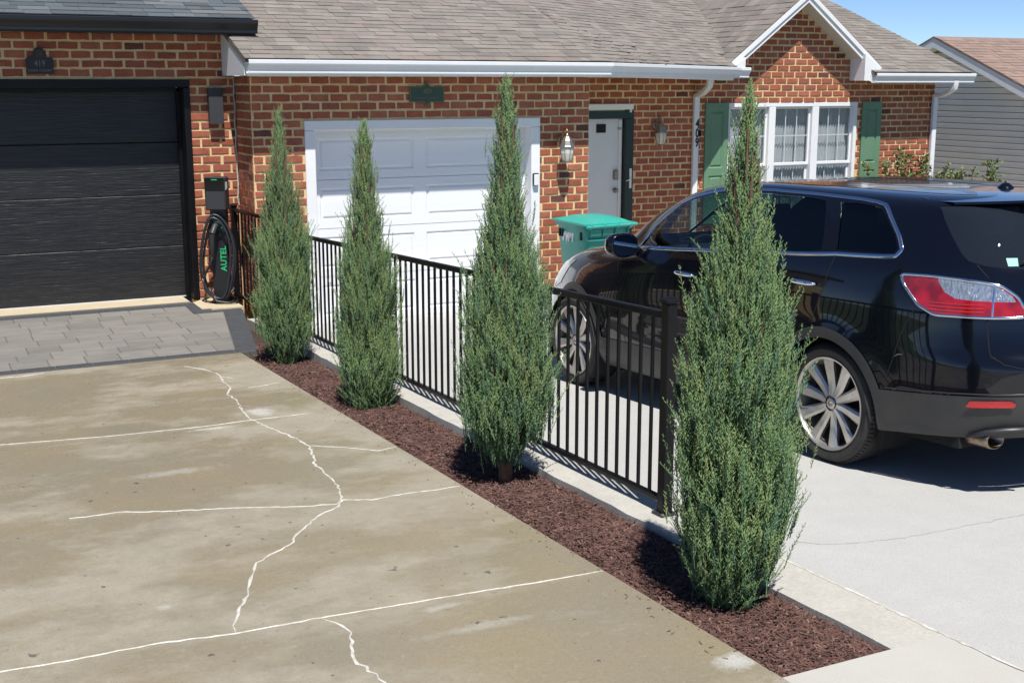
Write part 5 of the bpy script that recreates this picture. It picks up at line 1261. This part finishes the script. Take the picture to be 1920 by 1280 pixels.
# mirrors
for sgn in (1, -1):
    c0 = Vector((2.0, sgn*1.035, 1.175)); V = []; F = []; nu, nv = 20, 12
    for i in range(nv+1):
        t = math.pi*i/nv
        for k in range(nu):
            q = 2*math.pi*k/nu; cs = lambda a, e: math.copysign(abs(a)**e, a)
            x = cs(math.cos(t), .8)*.085; x = max(x, -.045); rr = abs(math.sin(t))**.6
            V.append(c0+Vector((x, sgn*rr*cs(math.cos(q), .75)*.118, rr*cs(math.sin(q), .75)*.088)))
    for i in range(nv):
        for k in range(nu): F.append((i*nu+k, i*nu+(k+1) % nu, (i+1)*nu+(k+1) % nu, (i+1)*nu+k))
    mo = mesh_obj('side_mirror', V, F, 'car_paint', car, smooth=True)
    pts = [(c0.x-.052, c0.y+sgn*.098*math.copysign(abs(math.cos(q))**.7, math.cos(q)), c0.z+.070*math.copysign(abs(math.sin(q))**.7, math.sin(q))) for q in np.linspace(0, 2*math.pi, 25)[:-1]]
    mesh_obj('mirror_glass', pts, [tuple(range(24))], 'mirror_glass', mo)
    s = MB(); s.tube([tuple(c0+Vector((0, -sgn*.09, -.045))), (2.02, sgn*.88, 1.12)], [.03, .035], 8); s.build('mirror_stalk', 'car_paint', mo, smooth=True)
# underbody, wheel wells, cabin
s = MB(); s.box(-.85, 3.4, -.80, .80, .27, .33); s.build('underbody', 'well', car)
for (wx, wz) in ARCS:
    for sgn in (1, -1):
        s = MB(); s.lathe([(.40, sgn*.91), (.425, sgn*.80), (.42, sgn*.55), (.0, sgn*.55)], (wx, 0, wz), 28, 'y', -.5, math.pi+.5); s.build('wheel_well', 'well', car)
s = MB(); s.box(-.7, 2.4, -.80, .80, .40, .46); s.build('cabin_floor', 'seat_dark', car)
for (sx, ys_) in ((1.25, (-.38, .38)), (.42, (-.40, 0, .40)), (-.28, (-.3, .3))):
    for yv in ys_:
        s = MB(); w_ = .25 if len(ys_) == 2 else .21
        s.bbox(sx, sx+.5, yv-w_, yv+w_, .62, .78, .04); s.prism([(sx-.02, .72), (sx+.14, .74), (sx-.06, 1.28), (sx-.20, 1.28)], yv-w_, yv+w_); s.prism([(sx-.12, 1.30), (sx-.02, 1.30), (sx-.06, 1.46), (sx-.14, 1.46)], yv-.12, yv+.12)
        s.build('seat', 'seat_dark', car, bevel=.02)
s = MB(); s.prism([(2.02, .5), (2.5, .5), (2.5, 1.10), (2.1, 1.12), (1.98, 1.0)], -.80, .80); s.build('dashboard', 'seat_dark', car, bevel=.02)
s = MB(); s.tube([(1.86+.06*math.sin(q), .38+.18*math.cos(q), 1.04+.17*math.sin(q)) for q in np.linspace(0, 2*math.pi, 25)], .014, 6, False); s.build('steering_wheel', 'seat_dark', car)
# wheels
def wheel_proto():
    t = MB(); Rt, Rr = .352, .270
    t.lathe([(Rr-.012, .06), (Rr, .115), (Rr+.014, .122), (Rr+.045, .128), (Rr+.062, .118), (Rt-.012, .103), (Rt, .080), (Rt, -.09), (Rt-.015, -.115), (Rr, -.12), (Rr-.012, -.06)], (0, 0, 0), 64, 'y')
    tyre = t.build('tyre', 'tyre', None, auto=35)
    g = MB()                                        # tread blocks on the shoulder
    for k in range(80):
        q = 2*math.pi*k/80; g.add([(r*math.cos(q+dq), y, r*math.sin(q+dq)) for (r, y, dq) in ((Rt-.010, .108, 0), (Rt+.001, .084, 0), (Rt+.001, .084, .05), (Rt-.010, .108, .05))]+[((r+.002)*math.cos(q+dq), y+.002, (r+.002)*math.sin(q+dq)) for (r, y, dq) in ((Rt-.010, .108, .006), (Rt+.001, .084, .006), (Rt+.001, .084, .044), (Rt-.010, .108, .044))], [(4, 5, 6, 7), (0, 1, 5, 4), (2, 3, 7, 6), (0, 4, 7, 3), (1, 2, 6, 5)])
    tread = g.build('tread', 'tyre', tyre)
    b = MB(); b.lathe([(Rr+.003, .118), (Rr+.001, .124), (Rr-.008, .122), (Rr-.014, .112)], (0, 0, 0), 64, 'y'); rim = b.build('rim', 'rim', None, auto=40)
    b = MB(); b.lathe([(Rr-.014, .112), (Rr-.02, .09), (Rr-.03, .06), (Rr-.035, -.08)], (0, 0, 0), 64, 'y'); barrel = b.build('barrel', 'rim_barrel', rim, auto=40)
    d = MB(); d.lathe([(0, .01), (.2, .01), (.25, .0)], (0, 0, 0), 40, 'y'); disc = d.build('brake_disc', 'rim_dark', None)
    sp_ = []
    for k in range(10):
        q = 2*math.pi*k/10+.12; s = MB(); ca, sa = math.cos(q), math.sin(q)
        def P(r, o, y): return (r*ca-o*sa, y, r*sa+o*ca)
        sec = [(.045, .020, .098, .020), (.09, .026, .092, .024), (.15, .030, .098, .022), (.21, .035, .108, .018), (.26, .042, .113, .014)]
        V = []
        for (r, w, y, th) in sec: V += [P(r, -w, y-.010), P(r, -w*.55, y), P(r, w*.55, y-.002), P(r, w, y-.014), P(r, w, y-.014-th), P(r, -w, y-.012-th)]
        F = [(6*i+j, 6*i+(j+1) % 6, 6*i+6+(j+1) % 6, 6*i+6+j) for i in range(len(sec)-1) for j in range(6)]
        s.add(V, F); sp_.append(s.build('spoke', 'rim', rim, auto=30))
    h = MB(); h.lathe([(.0, .104), (.028, .103), (.034, .098), (.036, .088), (.062, .084), (.068, .074), (.07, .05)], (0, 0, 0), 30, 'y'); hub = h.build('hub_cap', 'rim', rim, auto=30)
    n_ = MB(); n_.lathe([(.010, .106), (.016, .106), (.017, .104)], (0, 0, 0), 20, 'y'); n_.tube([(-.012, .1055, .004), (-.004, .1062, .010), (.0, .1062, 0), (.004, .1062, .010), (.012, .1055, .004)], .0016, 5); emb = n_.build('emblem', 'pewter', rim)
    nuts = []
    for k in range(5):
        q = 2*math.pi*k/5+.44; n = MB(); n.lathe([(0, .082), (.008, .082), (.009, .078), (.015, .077), (.0155, .086), (.018, .0865)], (.053*math.cos(q), 0, .053*math.sin(q)), 12, 'y'); nuts.append(n.build('lug_nut', 'rim_dark', rim))
    return tyre, tread, rim, disc, sp_+[hub, emb, barrel]+nuts
proto = wheel_proto(); first = True
for (wx, wz) in ARCS:
    for sgn in (1, -1):
        we = empty('wheel', (0, 0, 0), parent=car); we.location = (wx, sgn*.808, wz); we.rotation_euler = (0, .35 if wx else -.1, 0 if sgn > 0 else math.pi)
        ty, trd, rm, dc, subs = proto
        if first:
            for o in (ty, rm, dc): o.parent = we
            first = False
        else:
            mp_ = {}
            for o in (ty, rm, dc):
                c = o.copy(); COL.objects.link(c); c.parent = we; mp_[o] = c
            for o in [trd]+subs:
                c = o.copy(); COL.objects.link(c); c.parent = mp_[o.parent]
# paint scuffs on the rear quarter
for P in (X((-.50, .722), (-.53, .736), (-.56, .741), (-.545, .744), (-.525, .741)),):
    patch('paint_scuff', dom(P), .002, 'steel', mirror=False)
